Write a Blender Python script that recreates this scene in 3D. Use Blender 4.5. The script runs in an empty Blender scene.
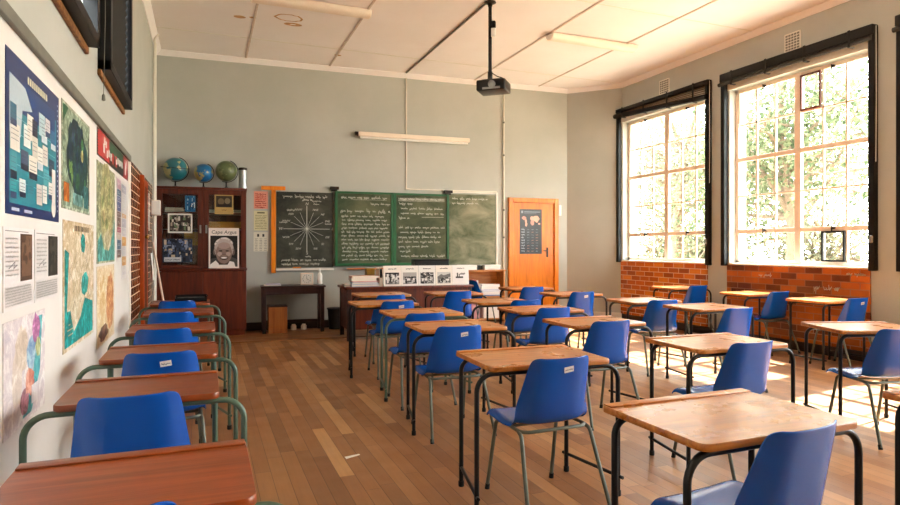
import bpy, bmesh, math, random
from mathutils import Vector, Matrix
R = random.Random(7)
PI = math.pi
scene = bpy.context.scene
COL = scene.collection
# ------------------------------------------------------------------ materials
def lin(h):
    if isinstance(h, str):
        h = h.lstrip('#'); h = [int(h[i:i+2], 16)/255 for i in (0, 2, 4)]
    return tuple(c/12.92 if c <= .04045 else ((c+.055)/1.055)**2.4 for c in h)
class NT:
    def __init__(s, name):
        s.m = bpy.data.materials.new(name); s.m.use_nodes = True
        s.t = s.m.node_tree; s.t.nodes.clear()
        s.out = s.n('ShaderNodeOutputMaterial')
    def n(s, typ, **kw):
        o = s.t.nodes.new(typ)
        for k, v in kw.items():
            if k.startswith('_'):
                setattr(o, k[1:], v)
            else:
                i = o.inputs[int(k[1:])] if k[0] == 'i' and k[1:].isdigit() else o.inputs[k.replace('__', ' ')]
                s.set(i, v)
        return o
    def set(s, i, v):
        if isinstance(v, bpy.types.NodeSocket): s.t.links.new(v, i)
        elif isinstance(v, bpy.types.Node): s.t.links.new(v.outputs[0], i)
        else:
            if hasattr(i.default_value, '__len__') and len(i.default_value) == 4 and len(v) == 3: v = (*v, 1)
            i.default_value = v
    def math(s, op, a, b=0.0):
        o = s.n('ShaderNodeMath', _operation=op); s.set(o.inputs[0], a); s.set(o.inputs[1], b); return o.outputs[0]
    def mix(s, f, a, b, blend='MIX'):
        o = s.n('ShaderNodeMix', _data_type='RGBA', _blend_type=blend)
        s.set(o.inputs[0], f); s.set(o.inputs[6], a); s.set(o.inputs[7], b); return o.outputs[2]
    def ramp(s, f, stops):
        o = s.n('ShaderNodeValToRGB'); s.set(o.inputs[0], f)
        e = o.color_ramp.elements
        while len(e) < len(stops): e.new(.5)
        for k, (p, c) in zip(e, stops): k.position = p; k.color = (*c, 1) if len(c) == 3 else c
        return o.outputs[0]
    def noise(s, vec, scale, detail=3, rough=.55, dist=0):
        o = s.n('ShaderNodeTexNoise', Scale=scale, Detail=detail, Roughness=rough, Distortion=dist)
        if vec is not None: s.set(o.inputs['Vector'], vec)
        return o.outputs[0]
    def mapping(s, vec, scale=(1, 1, 1), loc=(0, 0, 0), rot=(0, 0, 0)):
        o = s.n('ShaderNodeMapping', Scale=scale, Location=loc, Rotation=rot); s.set(o.inputs[0], vec); return o.outputs[0]
    def obj(s): return s.n('ShaderNodeTexCoord').outputs['Object']
    def rnd(s): return s.n('ShaderNodeObjectInfo').outputs['Random']
    def bsdf(s, color, rough=.5, metal=0, bump=None, bstr=.2, bdist=.01, spec=.5, coat=0, **kw):
        o = s.n('ShaderNodeBsdfPrincipled')
        s.set(o.inputs['Base Color'], color); s.set(o.inputs['Roughness'], rough); s.set(o.inputs['Metallic'], metal)
        s.set(o.inputs['Specular IOR Level'], spec); s.set(o.inputs['Coat Weight'], coat)
        if coat: o.inputs['Coat Roughness'].default_value = .3
        if bump is not None:
            b = s.n('ShaderNodeBump', Strength=bstr, Distance=bdist); s.set(b.inputs['Height'], bump); s.set(o.inputs['Normal'], b)
        s.set(s.out.inputs[0], o); return s.m
def plain(name, h, rough=.5, metal=0, var=.12, scale=8, bump=.0, spec=.5, coat=0):
    t = NT(name); c = lin(h); n = t.noise(t.obj(), scale, 4)
    a = tuple(x*(1-var) for x in c); b = tuple(min(1, x*(1+var)) for x in c)
    col = t.ramp(n, [(.3, a), (.7, b)])
    return t.bsdf(col, rough, metal, bump=n if bump else None, bstr=bump, spec=spec, coat=coat)
def wood(name, c1, c2, c3, axis=0, rough=.35, sc=1.0, coat=0, marks=0, spec=.5):
    t = NT(name); o = t.obj(); r = t.rnd()
    off = t.n('ShaderNodeCombineXYZ'); t.set(off.inputs[0], t.math('MULTIPLY', r, 37.0)); t.set(off.inputs[1], t.math('MULTIPLY', r, 19.0)); t.set(off.inputs[2], t.math('MULTIPLY', r, 7.0))
    va = t.n('ShaderNodeVectorMath', _operation='ADD'); t.set(va.inputs[0], o); t.set(va.inputs[1], off)
    s = [14*sc]*3; s[axis] = 1.2*sc
    g = t.noise(t.mapping(va.outputs[0], tuple(s)), 2.0, 6, .6, .6)
    s2 = [60*sc]*3; s2[axis] = 2*sc
    f = t.noise(t.mapping(va.outputs[0], tuple(s2)), 2.0, 3)
    col = t.ramp(g, [(.28, lin(c1)), (.5, lin(c2)), (.75, lin(c3))])
    col = t.mix(t.math('MULTIPLY', f, .35), col, lin(c1))
    val = t.n('ShaderNodeHueSaturation', Hue=.5, Saturation=1.0); t.set(val.inputs['Value'], t.math('ADD', t.math('MULTIPLY', r, .25), .88)); t.set(val.inputs['Color'], col)
    col = val.outputs[0]
    if marks:
        m = t.noise(t.mapping(va.outputs[0], (14, 60, 20), rot=(0, 0, .5)), 1.6, 4, .7, 2.5)
        col = t.mix(t.math('MULTIPLY', t.ramp(m, [(.66, (0, 0, 0)), (.70, (1, 1, 1))]), marks), col, lin('#3a1c0c'))
    rr = t.math('ADD', t.math('MULTIPLY', t.noise(o, 6, 4), .25), rough-.12)
    return t.bsdf(col, rr, bump=f, bstr=.12, bdist=.003, coat=coat, spec=spec)
M = {}
M['desk_tan'] = wood('varnished_tan_wood', '#8e4a18', '#c0762f', '#d8984a', 0, .30, 1, .15)
M['desk_scratched'] = wood('scratched_tan_wood', '#8e4a18', '#c0762f', '#d8984a', 0, .28, 1, .2, .8)
M['desk_red'] = wood('varnished_red_brown_wood', '#6c2a08', '#90400f', '#a85018', 0, .34, 1, .1, .25)
M['case'] = wood('mahogany_wood', '#3f1508', '#5f220d', '#773216', 2, .38, .8)
M['case_dark'] = wood('dark_stained_wood', '#1f0b07', '#331410', '#46201a', 0, .4, .8)
M['orange_wood'] = wood('orange_varnished_wood', '#c2620a', '#e48418', '#f09a2a', 2, .32, .8)
M['door_red'] = wood('red_orange_varnished_wood', '#8a3208', '#b0480f', '#c25a18', 2, .35, .8)
M['shelf_wood'] = wood('light_oak_wood', '#a5622a', '#c9843f', '#dba05c', 0, .4, .8)
M['raw_wood'] = wood('weathered_sill_wood', '#5d3313', '#8d5a24', '#a9783a', 1, .6, 1)
M['blue'] = plain('blue_polypropylene', '#0050ae', .22, 0, .05, 3, spec=.5)
M['black_tube'] = plain('black_enamel_tube', '#0b0b0c', .42, 0, .2, 20, spec=.35)
M['green_tube'] = plain('green_enamel_tube', '#4d6454', .38, 0, .12, 20)
M['grey_tube'] = plain('grey_enamel_tube', '#5c6258', .36, .3, .15, 20)
M['rubber'] = plain('black_rubber', '#0c0c0c', .7, 0, .1)
M['black'] = plain('black_painted_wood', '#0a0a0b', .5, 0, .25, 6, spec=.3)
M['dark_blind'] = plain('charcoal_blind_fabric', '#2b2a27', .8, 0, .1, 20)
M['bamboo'] = plain('brown_slats', '#8a6a48', .7, 0, .2, 20)
M['frame_cream'] = plain('cream_window_paint', '#ead6c4', .5, 0, .05, 8)
M['white_paint'] = plain('white_gloss_paint', '#ebe6dc', .45, 0, .04, 5)
M['pipe_white'] = plain('white_conduit', '#e3ded0', .45, 0, .04, 5)
M['plastic_white'] = plain('white_plastic', '#efeee9', .35, 0, .02)
M['lamp'] = plain('cream_diffuser', '#efe2d2', .4, 0, .04, 4)
M['metal'] = plain('brushed_steel', '#a7a9a8', .3, 1, .06, 30)
M['dark_metal'] = plain('dark_metal', '#2c241e', .35, .7, .1, 30)
M['rail'] = plain('grey_dado_paint', '#6f6d62', .6, 0, .1, 10)
M['skirt'] = plain('dark_skirting_paint', '#24120c', .4, 0, .2, 8)
M['strip'] = plain('ceiling_cover_strip', '#c9b8aa', .6, 0, .15, 5)
M['lime'] = plain('pale_jamb_paint', '#e6e2d6', .6, 0, .04, 5)
def wall_mat(name, h, h2):
    t = NT(name); o = t.obj()
    n = t.noise(o, .9, 5, .6); f = t.noise(o, 55, 3)
    col = t.mix(t.ramp(n, [(.35, (0, 0, 0)), (.7, (1, 1, 1))]), lin(h), lin(h2))
    return t.bsdf(col, .62, bump=f, bstr=.08, bdist=.004, spec=.35)
M['sage'] = wall_mat('sage_wall_paint', '#b1b3ab', '#bcbdb6')
M['white_wall'] = wall_mat('white_wall_paint', '#e9e4de', '#dcd5ce')
def ceiling_mat():
    t = NT('ceiling_board_paint'); o = t.obj()
    n = t.noise(o, .7, 5, .6)
    col = t.mix(t.ramp(n, [(.35, (0, 0, 0)), (.75, (1, 1, 1))]), lin('#f5f1f1'), lin('#efe8e6'))
    return t.bsdf(col, .7, spec=.2)
M['ceil'] = ceiling_mat()
M['stain'] = plain('water_stain', '#c79a6c', .8, 0, .3, 12)
def floor_mat(name, across, along, w, L, cs, rough):
    t = NT(name); s = t.n('ShaderNodeSeparateXYZ'); t.set(s.inputs[0], t.obj())
    a = t.math('DIVIDE', s.outputs[across], w); row = t.math('FLOOR', a); fa = t.math('FRACT', a)
    wn = t.n('ShaderNodeTexWhiteNoise', _noise_dimensions='1D'); t.set(wn.inputs['W'], row)
    b = t.math('ADD', t.math('DIVIDE', s.outputs[along], L), t.math('MULTIPLY', wn.outputs[0], 5.37)); cell = t.math('FLOOR', b); fb = t.math('FRACT', b)
    cv = t.n('ShaderNodeCombineXYZ'); t.set(cv.inputs[0], row); t.set(cv.inputs[1], cell)
    w2 = t.n('ShaderNodeTexWhiteNoise', _noise_dimensions='3D'); t.set(w2.inputs['Vector'], cv)
    col = t.ramp(w2.outputs[0], [(0, lin(cs[0])), (.45, lin(cs[1])), (.8, lin(cs[2])), (1, lin(cs[3]))])
    sc = [3.0, 3.0, 3.0]; sc[across] = 45
    g = t.noise(t.mapping(t.obj(), tuple(sc)), 1.0, 5, .6, .4)
    col = t.mix(t.math('MULTIPLY', g, .38), col, lin('#4a2a15'))
    big = t.noise(t.obj(), .9, 5, .65)
    col = t.mix(t.ramp(big, [(.38, (0, 0, 0)), (.72, (.35, .35, .35))]), col, lin('#7a5030'))
    e = t.math('MINIMUM', fa, t.math('SUBTRACT', 1.0, fa)); e2 = t.math('MULTIPLY', t.math('MINIMUM', fb, t.math('SUBTRACT', 1.0, fb)), L/w)
    m = t.math('MINIMUM', e, e2)
    gap = t.ramp(m, [(.0, (1, 1, 1)), (.035, (0, 0, 0))])
    col = t.mix(t.math('MULTIPLY', gap, .7), col, lin('#24130a'))
    rr = t.math('ADD', t.math('MULTIPLY', t.noise(t.obj(), 5, 4), .3), rough-.12)
    return t.bsdf(col, rr, bump=t.math('SUBTRACT', t.math('MULTIPLY', g, .12), gap), bstr=.25, bdist=.003, spec=.5)
FC = ('#8f5f38', '#a87346', '#bd8856', '#d4a26c')
M['floor'] = floor_mat('strip_wood_floor', 0, 1, .09, 1.0, FC, .36)
M['floor_border'] = floor_mat('border_wood_floor', 1, 0, .11, 1.6, ('#8a5a36', '#a06d43', '#b07d50', '#ba8a5e'), .36)
def brick_mat(name, swap, c1, c2, c3, mort):
    t = NT(name); s = t.n('ShaderNodeSeparateXYZ'); t.set(s.inputs[0], t.obj())
    v = t.n('ShaderNodeCombineXYZ'); t.set(v.inputs[0], s.outputs[1]); t.set(v.inputs[1], s.outputs[2])
    b = t.n('ShaderNodeTexBrick', Scale=1.0); t.set(b.inputs['Vector'], v)
    b.inputs['Brick Width'].default_value = .235; b.inputs['Row Height'].default_value = .083; b.inputs['Mortar Size'].default_value = .0055
    b.inputs['Mortar Smooth'].default_value = .1; b.inputs['Bias'].default_value = 0
    t.set(b.inputs['Color1'], (0, 0, 0)); t.set(b.inputs['Color2'], (1, 1, 1)); t.set(b.inputs['Mortar'], (.5, .5, .5))
    bw = t.n('ShaderNodeRGBToBW'); t.set(bw.inputs[0], b.outputs[0])
    n = t.noise(t.obj(), 9, 4)
    f = t.math('ADD', t.math('MULTIPLY', bw.outputs[0], .8), t.math('MULTIPLY', n, .3))
    col = t.ramp(f, [(.1, lin(c1)), (.5, lin(c2)), (.95, lin(c3))])
    col = t.mix(b.outputs['Fac'], col, lin(mort))
    return t.bsdf(col, t.math('ADD', t.math('MULTIPLY', b.outputs['Fac'], .5), .24), bump=t.math('SUBTRACT', 1.0, b.outputs['Fac']), bstr=.5, bdist=.006)
M['brick'] = brick_mat('glazed_orange_brick', 0, '#8a3c0a', '#c05e14', '#dd8428', '#dcc4a6')
M['brick_dark'] = brick_mat('glazed_brown_brick', 0, '#4a2410', '#6d3818', '#8a4c24', '#c2ab90')
M['brick_low'] = brick_mat('glazed_red_brown_brick', 0, '#56280c', '#9a4c14', '#c86c20', '#94653f')
def glass_mat(tint):
    t = NT('window_glass'); tr = t.n('ShaderNodeBsdfTransparent'); t.set(tr.inputs[0], tint)
    g = t.n('ShaderNodeBsdfGlossy', Roughness=.02); lw = t.n('ShaderNodeLayerWeight', Blend=.5)
    fr = t.math('ADD', t.math('MULTIPLY', t.math('POWER', lw.outputs['Facing'], 5.0), .6), .035)
    mx = t.n('ShaderNodeMixShader'); t.set(mx.inputs[0], fr); t.set(mx.inputs[1], tr); t.set(mx.inputs[2], g)
    t.set(t.out.inputs[0], mx); return t.m
M['glass'] = glass_mat((.95, .97, .96))
def print_mat(name, rough=.5, spec=.3, noisy=.12):
    t = NT(name); a = t.n('ShaderNodeAttribute', _attribute_name='Col')
    n = t.noise(t.obj(), 70, 3)
    col = t.mix(noisy, a.outputs[0], t.ramp(n, [(.3, (.15, .15, .15)), (.7, (.9, .9, .9))]), 'SOFT_LIGHT')
    return t.bsdf(col, rough, spec=spec)
M['print'] = print_mat('printed_paper')
M['gloss_print'] = print_mat('laminated_paper', .3, .5)
def map_mat():
    t = NT('printed_map'); a = t.n('ShaderNodeAttribute', _attribute_name='Col')
    n = t.noise(t.obj(), 14, 6, .7, 1.2); n2 = t.noise(t.obj(), 45, 3, .6, 2)
    col = t.mix(.75, a.outputs[0], t.ramp(n, [(.36, lin('#4a5a48')), (.5, lin('#a59a84')), (.64, lin('#f6efe2'))]), 'OVERLAY')
    col = t.mix(t.ramp(n2, [(.49, (0, 0, 0)), (.5, (.45, .45, .45)), (.51, (0, 0, 0))]), col, lin('#4a4038'))
    return t.bsdf(col, .5, spec=.3)
M['map'] = map_mat()
def board_mat(name, h, dust, amt):
    t = NT(name); o = t.obj()
    n = t.noise(t.mapping(o, (1.2, 1, 2.2), rot=(0, .5, 0)), 1.6, 6, .62, .45); n2 = t.noise(o, 25, 4)
    f = t.math('MULTIPLY', t.ramp(n, [(.36, (0, 0, 0)), (.75, (1, 1, 1))]), amt)
    f = t.math('ADD', f, t.math('MULTIPLY', n2, .06))
    return t.bsdf(t.mix(f, lin(h), lin(dust)), .6, spec=.3)
M['board_dark'] = board_mat('old_blackboard_slate', '#1a201a', '#85826f', .36)
M['board_green'] = board_mat('green_chalkboard', '#273a20', '#8e8e6c', .5)
M['board_pale'] = board_mat('dusty_green_chalkboard', '#4b5639', '#bdb89c', .70)
M['board_frame'] = plain('green_board_frame', '#0b5a2c', .45, 0, .15, 8)
M['chalk'] = plain('white_chalk', '#d3d2c6', .9, 0, .06, 60, spec=.05)
def globe_mat(name, sea, land, land2):
    t = NT(name); o = t.obj(); n = t.noise(o, 6.5, 6, .55)
    n2 = t.noise(o, 22, 3)
    col = t.mix(t.ramp(n, [(.53, (0, 0, 0)), (.56, (1, 1, 1))]), lin(sea), t.mix(n2, lin(land), lin(land2)))
    return t.bsdf(col, .3)
M['globe_teal'] = globe_mat('globe_teal_print', '#1f6a74', '#d9c18a', '#8aa06a')
M['globe_blue'] = globe_mat('globe_blue_print', '#12689c', '#d8b27c', '#7c9a50')
M['globe_olive'] = globe_mat('globe_olive_print', '#5d6a44', '#7a8452', '#8f9468')
M['leaf'] = None
def leaf_mat(name, a, b):
    t = NT(name); r = t.n('ShaderNodeNewGeometry').outputs['Random Per Island']
    col = t.ramp(r, [(0, lin(a)), (1, lin(b))])
    d = t.n('ShaderNodeBsdfDiffuse'); t.set(d.inputs[0], col)
    tl = t.n('ShaderNodeBsdfTranslucent'); t.set(tl.inputs[0], col)
    mx = t.n('ShaderNodeMixShader'); t.set(mx.inputs[0], .45); t.set(mx.inputs[1], d); t.set(mx.inputs[2], tl)
    t.set(t.out.inputs[0], mx); return t.m
M['leaf_green'] = leaf_mat('green_leaves', '#3c4a34', '#74785a')
M['leaf_grey'] = leaf_mat('grey_green_leaves', '#545a4a', '#8f866c')
M['bark'] = plain('tree_bark', '#6d5a48', .9, 0, .25, 10)
M['soil'] = plain('pale_yard_ground', '#b3a68e', .9, 0, .15, 2)
M['bin'] = plain('black_bin_plastic', '#101010', .5, 0, .1)
M['box_wood'] = wood('plywood_box', '#8f4f20', '#b06a30', '#c17e42', 2, .5, .8)
M['projector'] = plain('black_projector_case', '#15110f', .35, 0, .1)
M['brass'] = plain('worn_brass', '#9b7a3c', .3, 1, .1)
# ------------------------------------------------------------------ mesh builder
_boxcache = {}
def box_geo(sx, sy, sz, bev, seg):
    k = (round(sx, 4), round(sy, 4), round(sz, 4), bev, seg)
    if k not in _boxcache:
        bm = bmesh.new(); bmesh.ops.create_cube(bm, size=1)
        for v in bm.verts: v.co = Vector((v.co.x*sx, v.co.y*sy, v.co.z*sz))
        if bev: bmesh.ops.bevel(bm, geom=bm.edges[:], offset=min(bev, .49*min(sx, sy, sz)), segments=seg, affect='EDGES', profile=.5)
        bm.verts.index_update()
        _boxcache[k] = ([v.co.copy() for v in bm.verts], [[v.index for v in f.verts] for f in bm.faces]); bm.free()
    return _boxcache[k]
class MB:
    def __init__(s): s.v = []; s.f = []; s.m = []; s.c = []
    def add(s, vs, fs, mat=0, col=(1, 1, 1), T=None):
        n = len(s.v)
        s.v += [tuple(T @ Vector(v)) if T is not None else tuple(v) for v in vs]
        for f in fs:
            s.f.append([i+n for i in f]); s.m.append(mat); s.c.append(col)
        return s
    def box(s, c, size, bev=.0, seg=1, mat=0, col=(1, 1, 1), T=None):
        vs, fs = box_geo(*[max(1e-4, x) for x in size], bev, seg)
        return s.add([v+Vector(c) for v in vs], fs, mat, col, T)
    def span(s, a, b, bev=0, seg=1, mat=0, col=(1, 1, 1), T=None):
        return s.box([(x+y)/2 for x, y in zip(a, b)], [abs(y-x) for x, y in zip(a, b)], bev, seg, mat, col, T)
    def tube(s, path, r, n=10, mat=0, closed=False, T=None, col=(1, 1, 1)):
        P = [Vector(p) for p in path]; N = len(P); rr = r if hasattr(r, '__len__') else [r]*N
        vs = []; fs = []; up = None
        for i, p in enumerate(P):
            if closed: d = P[(i+1) % N]-P[i-1]
            else: d = P[min(i+1, N-1)]-P[max(i-1, 0)]
            d.normalize()
            if up is None:
                up = Vector((0, 0, 1)) if abs(d.z) < .9 else Vector((1, 0, 0))
            a = up-d*up.dot(d)
            if a.length < 1e-5: a = d.orthogonal()
            a.normalize(); up = a; b = d.cross(a)
            for k in range(n):
                t = 2*PI*k/n; vs.append(p+(a*math.cos(t)+b*math.sin(t))*rr[i])
        for i in range(N if closed else N-1):
            j = (i+1) % N
            for k in range(n): fs.append([i*n+k, i*n+(k+1) % n, j*n+(k+1) % n, j*n+k])
        if not closed: fs.append(list(range(n))[::-1]); fs.append([(N-1)*n+k for k in range(n)])
        return s.add(vs, fs, mat, col, T)
    def lathe(s, prof, n=24, c=(0, 0, 0), mat=0, T=None, col=(1, 1, 1)):
        vs = []; fs = []
        for r, z in prof:
            for k in range(n): vs.append((c[0]+r*math.cos(2*PI*k/n), c[1]+r*math.sin(2*PI*k/n), c[2]+z))
        for i in range(len(prof)-1):
            for k in range(n): fs.append([i*n+k, i*n+(k+1) % n, (i+1)*n+(k+1) % n, (i+1)*n+k])
        if prof[0][0] > 1e-5: fs.append(list(range(n))[::-1])
        if prof[-1][0] > 1e-5: fs.append([(len(prof)-1)*n+k for k in range(n)])
        return s.add(vs, fs, mat, col, T)
    def sphere(s, c, r, nu=24, nv=14, mat=0, T=None, col=(1, 1, 1)):
        return s.lathe([(max(1e-6, r*math.sin(PI*i/nv)), -r*math.cos(PI*i/nv)) for i in range(nv+1)], nu, c, mat, T, col)
    # prints: local x right, z up, the printed side faces -y; layers step forward
    def poly(s, pts, col, y=0.0, mat=0):
        return s.add([(p[0], y, p[1]) for p in pts], [list(range(len(pts)))], mat, lin(col))
    def rect(s, x0, z0, x1, z1, col, y=0.0, mat=0): return s.poly([(x0, z0), (x1, z0), (x1, z1), (x0, z1)], col, y, mat)
    def ell(s, cx, cz, rx, rz, col, y=0.0, n=20, mat=0, a0=0, a1=2*PI, wob=0):
        full = abs(a1-a0) > 6.2
        return s.poly([(cx+rx*(1+wob*R.uniform(-1, 1))*math.cos(a0+(a1-a0)*k/(n if full else n-1)), cz+rz*(1+wob*R.uniform(-1, 1))*math.sin(a0+(a1-a0)*k/(n if full else n-1))) for k in range(n)], col, y, mat)
    def stroke(s, pts, w, y=0.0, col='#ffffff', mat=0):
        for a, b in zip(pts[:-1], pts[1:]):
            dx, dz = b[0]-a[0], b[1]-a[1]; L = math.hypot(dx, dz)
            if L < 1e-6: continue
            nx, nz = -dz/L*w/2, dx/L*w/2
            s.add([(a[0]+nx, y, a[1]+nz), (a[0]-nx, y, a[1]-nz), (b[0]-nx, y, b[1]-nz), (b[0]+nx, y, b[1]+nz)], [[0, 1, 2, 3]], mat, lin(col))
        return s
    def text(s, txt, x, z, h, y=0.0, col='#ffffff', mat=0, shear=0, sx=1.0, align='LEFT'):
        cu = bpy.data.curves.new('lettering', 'FONT'); cu.body = txt; cu.size = h; cu.shear = shear; cu.align_x = align
        ob = bpy.data.objects.new('lettering', cu); COL.objects.link(ob)
        dg = bpy.context.evaluated_depsgraph_get(); me = ob.evaluated_get(dg).to_mesh()
        s.add([(x+v.co.x*sx, y, z+v.co.y) for v in me.vertices], [list(p.vertices) for p in me.polygons], mat, lin(col))
        ob.evaluated_get(dg).to_mesh_clear(); bpy.data.objects.remove(ob); bpy.data.curves.remove(cu); return s
    def sheet(s, w, h, col, t=.002, mat=0, x0=0, z0=0): return s.span((x0, -t, z0), (x0+w, 0, z0+h), mat=mat, col=lin(col))
    def build(s, name, mats, parent=None, loc=None, rotz=None, ang=40):
        me = bpy.data.meshes.new(name); me.from_pydata(s.v, [], s.f)
        for m in (mats if isinstance(mats, (list, tuple)) else [mats]): me.materials.append(m)
        me.polygons.foreach_set('material_index', s.m); me.polygons.foreach_set('use_smooth', [True]*len(s.f))
        ca = me.color_attributes.new('Col', 'FLOAT_COLOR', 'CORNER'); d = []
        for f, c in zip(s.f, s.c): d += [c[0], c[1], c[2], 1]*len(f)
        ca.data.foreach_set('color', d)
        me.update()
        if ang is not None: me.set_sharp_from_angle(angle=math.radians(ang))
        o = bpy.data.objects.new(name, me); COL.objects.link(o)
        if parent: o.parent = parent
        if loc is not None: o.location = loc
        if rotz is not None: o.rotation_euler = (0, 0, rotz)
        return o
def tag(o, label=None, cat=None, group=None, kind=None):
    if label: o['label'] = label
    if cat: o['category'] = cat
    if group: o['group'] = group
    if kind: o['kind'] = kind
    return o
def thing(name, label, cat, loc=(0, 0, 0), rotz=0, group=None, kind=None):
    o = bpy.data.objects.new(name, None); COL.objects.link(o); o.empty_display_size = .1
    o.location = loc; o.rotation_euler = (0, 0, rotz)
    return tag(o, label, cat, group, kind)
def copy_tree(o, parent=None):
    c = o.copy(); COL.objects.link(c)
    if parent: c.parent = parent
    for ch in list(o.children): copy_tree(ch, c)
    return c
def fillet(pts, rad, seg=6):
    out = [Vector(pts[0])]
    for a, b, c in zip(pts[:-2], pts[1:-1], pts[2:]):
        a, b, c = Vector(a), Vector(b), Vector(c); u = (a-b).normalized(); w = (c-b).normalized()
        an = u.angle(w); d = rad/math.tan(an/2); d = min(d, .49*(a-b).length, .95*(c-b).length)
        r = d*math.tan(an/2); cen = b+(u+w).normalized()*(r/math.sin(an/2))
        p0 = b+u*d; p1 = b+w*d; e0 = p0-cen; e1 = p1-cen; tot = e0.angle(e1); ax = e0.cross(e1).normalized()
        for k in range(seg+1): out.append(cen+Matrix.Rotation(tot*k/seg, 3, ax) @ e0)
    out.append(Vector(pts[-1])); return out
def cursive(mb, x0, x1, z, h, w, y, R, mat=0, slope=0, col='#ffffff'):
    # a line of joined-up chalk handwriting
    x = x0
    while x < x1-.02:
        L = min(R.uniform(.05, .16), x1-x); n = max(3, int(L/(h*.28))); pts = []
        for k in range(n*3+1):
            u = k/(n*3); ph = k*2*PI/3
            hh = h*(.5 if R.random() < .72 else R.choice((1.0, -.55)))
            pts.append((x+u*L+.12*h*math.cos(ph), z+slope*(x-x0)+(hh*(.5+.5*math.sin(ph)))*R.uniform(.7, 1.1)))
        mb.stroke(pts, w, y, col, mat); x += L+h*R.uniform(.5, .9)
# ------------------------------------------------------------------ camera
YAW = math.atan(245/610)
cam = bpy.data.objects.new('camera', bpy.data.cameras.new('camera')); COL.objects.link(cam)
cam.location = (0, 0, 1.32); cam.rotation_euler = (PI/2, 0, -YAW)
cam.data.sensor_width = 36; cam.data.lens = 610/900*36; cam.data.shift_y = -.005; cam.data.clip_start = .05
scene.camera = cam
# ------------------------------------------------------------------ room
XL, XR, ZC = -.693, 7.11, 4.334
PB0, PB1, PC = Vector((XL, 10.29, 0)), Vector((6.40, 9.955, 0)), Vector((XR, 9.22, 0))
BA = math.atan2(PB1.y-PB0.y, PB1.x-PB0.x)
EB = (PB1-PB0).normalized(); NB = Vector((EB.y, -EB.x, 0))      # along the back wall, out into the room
YF = -2.6
def WB(t, off=0, z=0): p = PB0+EB*t+NB*off; return (p.x, p.y, z)
def struct(o): o['kind'] = 'structure'; return o
def wall_seg(mb, p, q, z0, z1, out, mat=0, t=.25):
    p, q = Vector(p), Vector(q); o = Vector(out)*t
    c = [p, q, q+o, p+o]
    mb.add([(a.x, a.y, z) for z in (z0, z1) for a in c], [[0, 1, 5, 4], [1, 2, 6, 5], [2, 3, 7, 6], [3, 0, 4, 7], [4, 5, 6, 7], [3, 2, 1, 0]], mat)
struct(MB().span((XL-.3, YF-.3, -.1), (XR+.35, 10.6, 0)).build('floor', M['floor']))
struct(MB().span((XL-.3, YF-.3, ZC), (XR+.35, 10.6, ZC+.15)).build('ceiling', M['ceil']))
b = MB(); wall_seg(b, PB0-EB*.2, PB1+EB*.1, 0, ZC, -NB); struct(b.build('wall_back', M['sage']))
nc = (PC-PB1).normalized(); nc = Vector((-nc.y, nc.x, 0))
b = MB(); wall_seg(b, PB1, PC, 0, ZC, nc); struct(b.build('wall_corner', M['sage']))
b = MB(); b.span((XL-.3, YF-.3, 0), (XR+.3, YF, ZC)); struct(b.build('wall_front', M['rail']))
# left wall: sage above the rail, white pin-up dado, brick by the door; two high windows
ZR, YBK0, YBK1 = 2.20, 6.73, 9.60
WLIN = [(2.95, 4.33), (4.87, 6.17)]; WLZ = (2.58, 4.0)
b = MB()
b.span((XL-.25, YF, 0), (XL, YBK0, ZR), mat=1); b.span((XL-.25, YBK0, 0), (XL, YBK1, ZR), mat=2); b.span((XL-.25, YBK1, 0), (XL, 10.4, ZR), mat=0)
b.span((XL-.25, YF, ZR), (XL, 10.4, WLZ[0])); b.span((XL-.25, YF, WLZ[1]), (XL, 10.4, ZC))
ys = [YF]+[y for w in WLIN for y in w]+[10.4]
for k in range(0, len(ys), 2): b.span((XL-.25, ys[k], WLZ[0]), (XL, ys[k+1], WLZ[1]))
struct(b.build('wall_left', [M['sage'], M['white_wall'], M['brick_dark']]))
struct(MB().span((XL, YF, 2.165), (XL+.022, YBK0, 2.225), .004).build('trim_1', M['rail']))
struct(MB().span((XL, YBK0-.03, 0), (XL+.018, YBK0, 2.165), .003).build('trim_2', M['white_paint']))
# right wall with tall windows
WC = [8.19, 5.735, 3.28, .82, -1.4]; HW = 1.01; WZ = (1.09, 3.63); XG = XR+.14
b = MB()
b.span((XR, YF, 0), (XR+.32, 9.4, WZ[0])); b.span((XR, YF, WZ[1]), (XR+.32, 9.4, ZC))
ys = [YF]+sorted(y for c in WC for y in (c-HW, c+HW))+[9.4]
for k in range(0, len(ys), 2): b.span((XR, ys[k], WZ[0]), (XR+.32, ys[k+1], WZ[1]))
struct(b.build('wall_right', M['sage']))
# brick aprons under the windows
for k, c in enumerate(WC[:3]):
    struct(MB().span((XR-.012, c-HW-.03, 3.62), (XR+.01, c+HW+.03, 3.76), .003).build('trim_%d' % (40+k), M['lime']))
    struct(MB().span((XR-.022, c-HW-.02, .12), (XR, c+HW+.03, 1.075)).build('trim_%d' % (3+k), M['brick' if k == 0 else 'brick_low']))
    struct(MB().span((XR-.04, c-HW, 1.075), (XG-.02, c+HW, 1.10), .006).build('trim_%d' % (6+k), M['white_paint']))
# skirting
b = MB(); wall_seg(b, PB0, PB0+EB*5.9, 0, .13, NB, t=.02); struct(b.build('baseboard_back', M['skirt']))
b = MB(); wall_seg(b, PB1, PC, 0, .13, -nc, t=.02); struct(b.build('baseboard_corner', M['lime']))
b = MB(); b.span((XR-.025, YF, 0), (XR, 9.2, .12)); struct(b.build('baseboard_right', M['skirt']))
b = MB(); b.span((XL, YF, 0), (XL+.02, 7.6, .12)); struct(b.build('baseboard_left', M['white_paint']))
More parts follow.
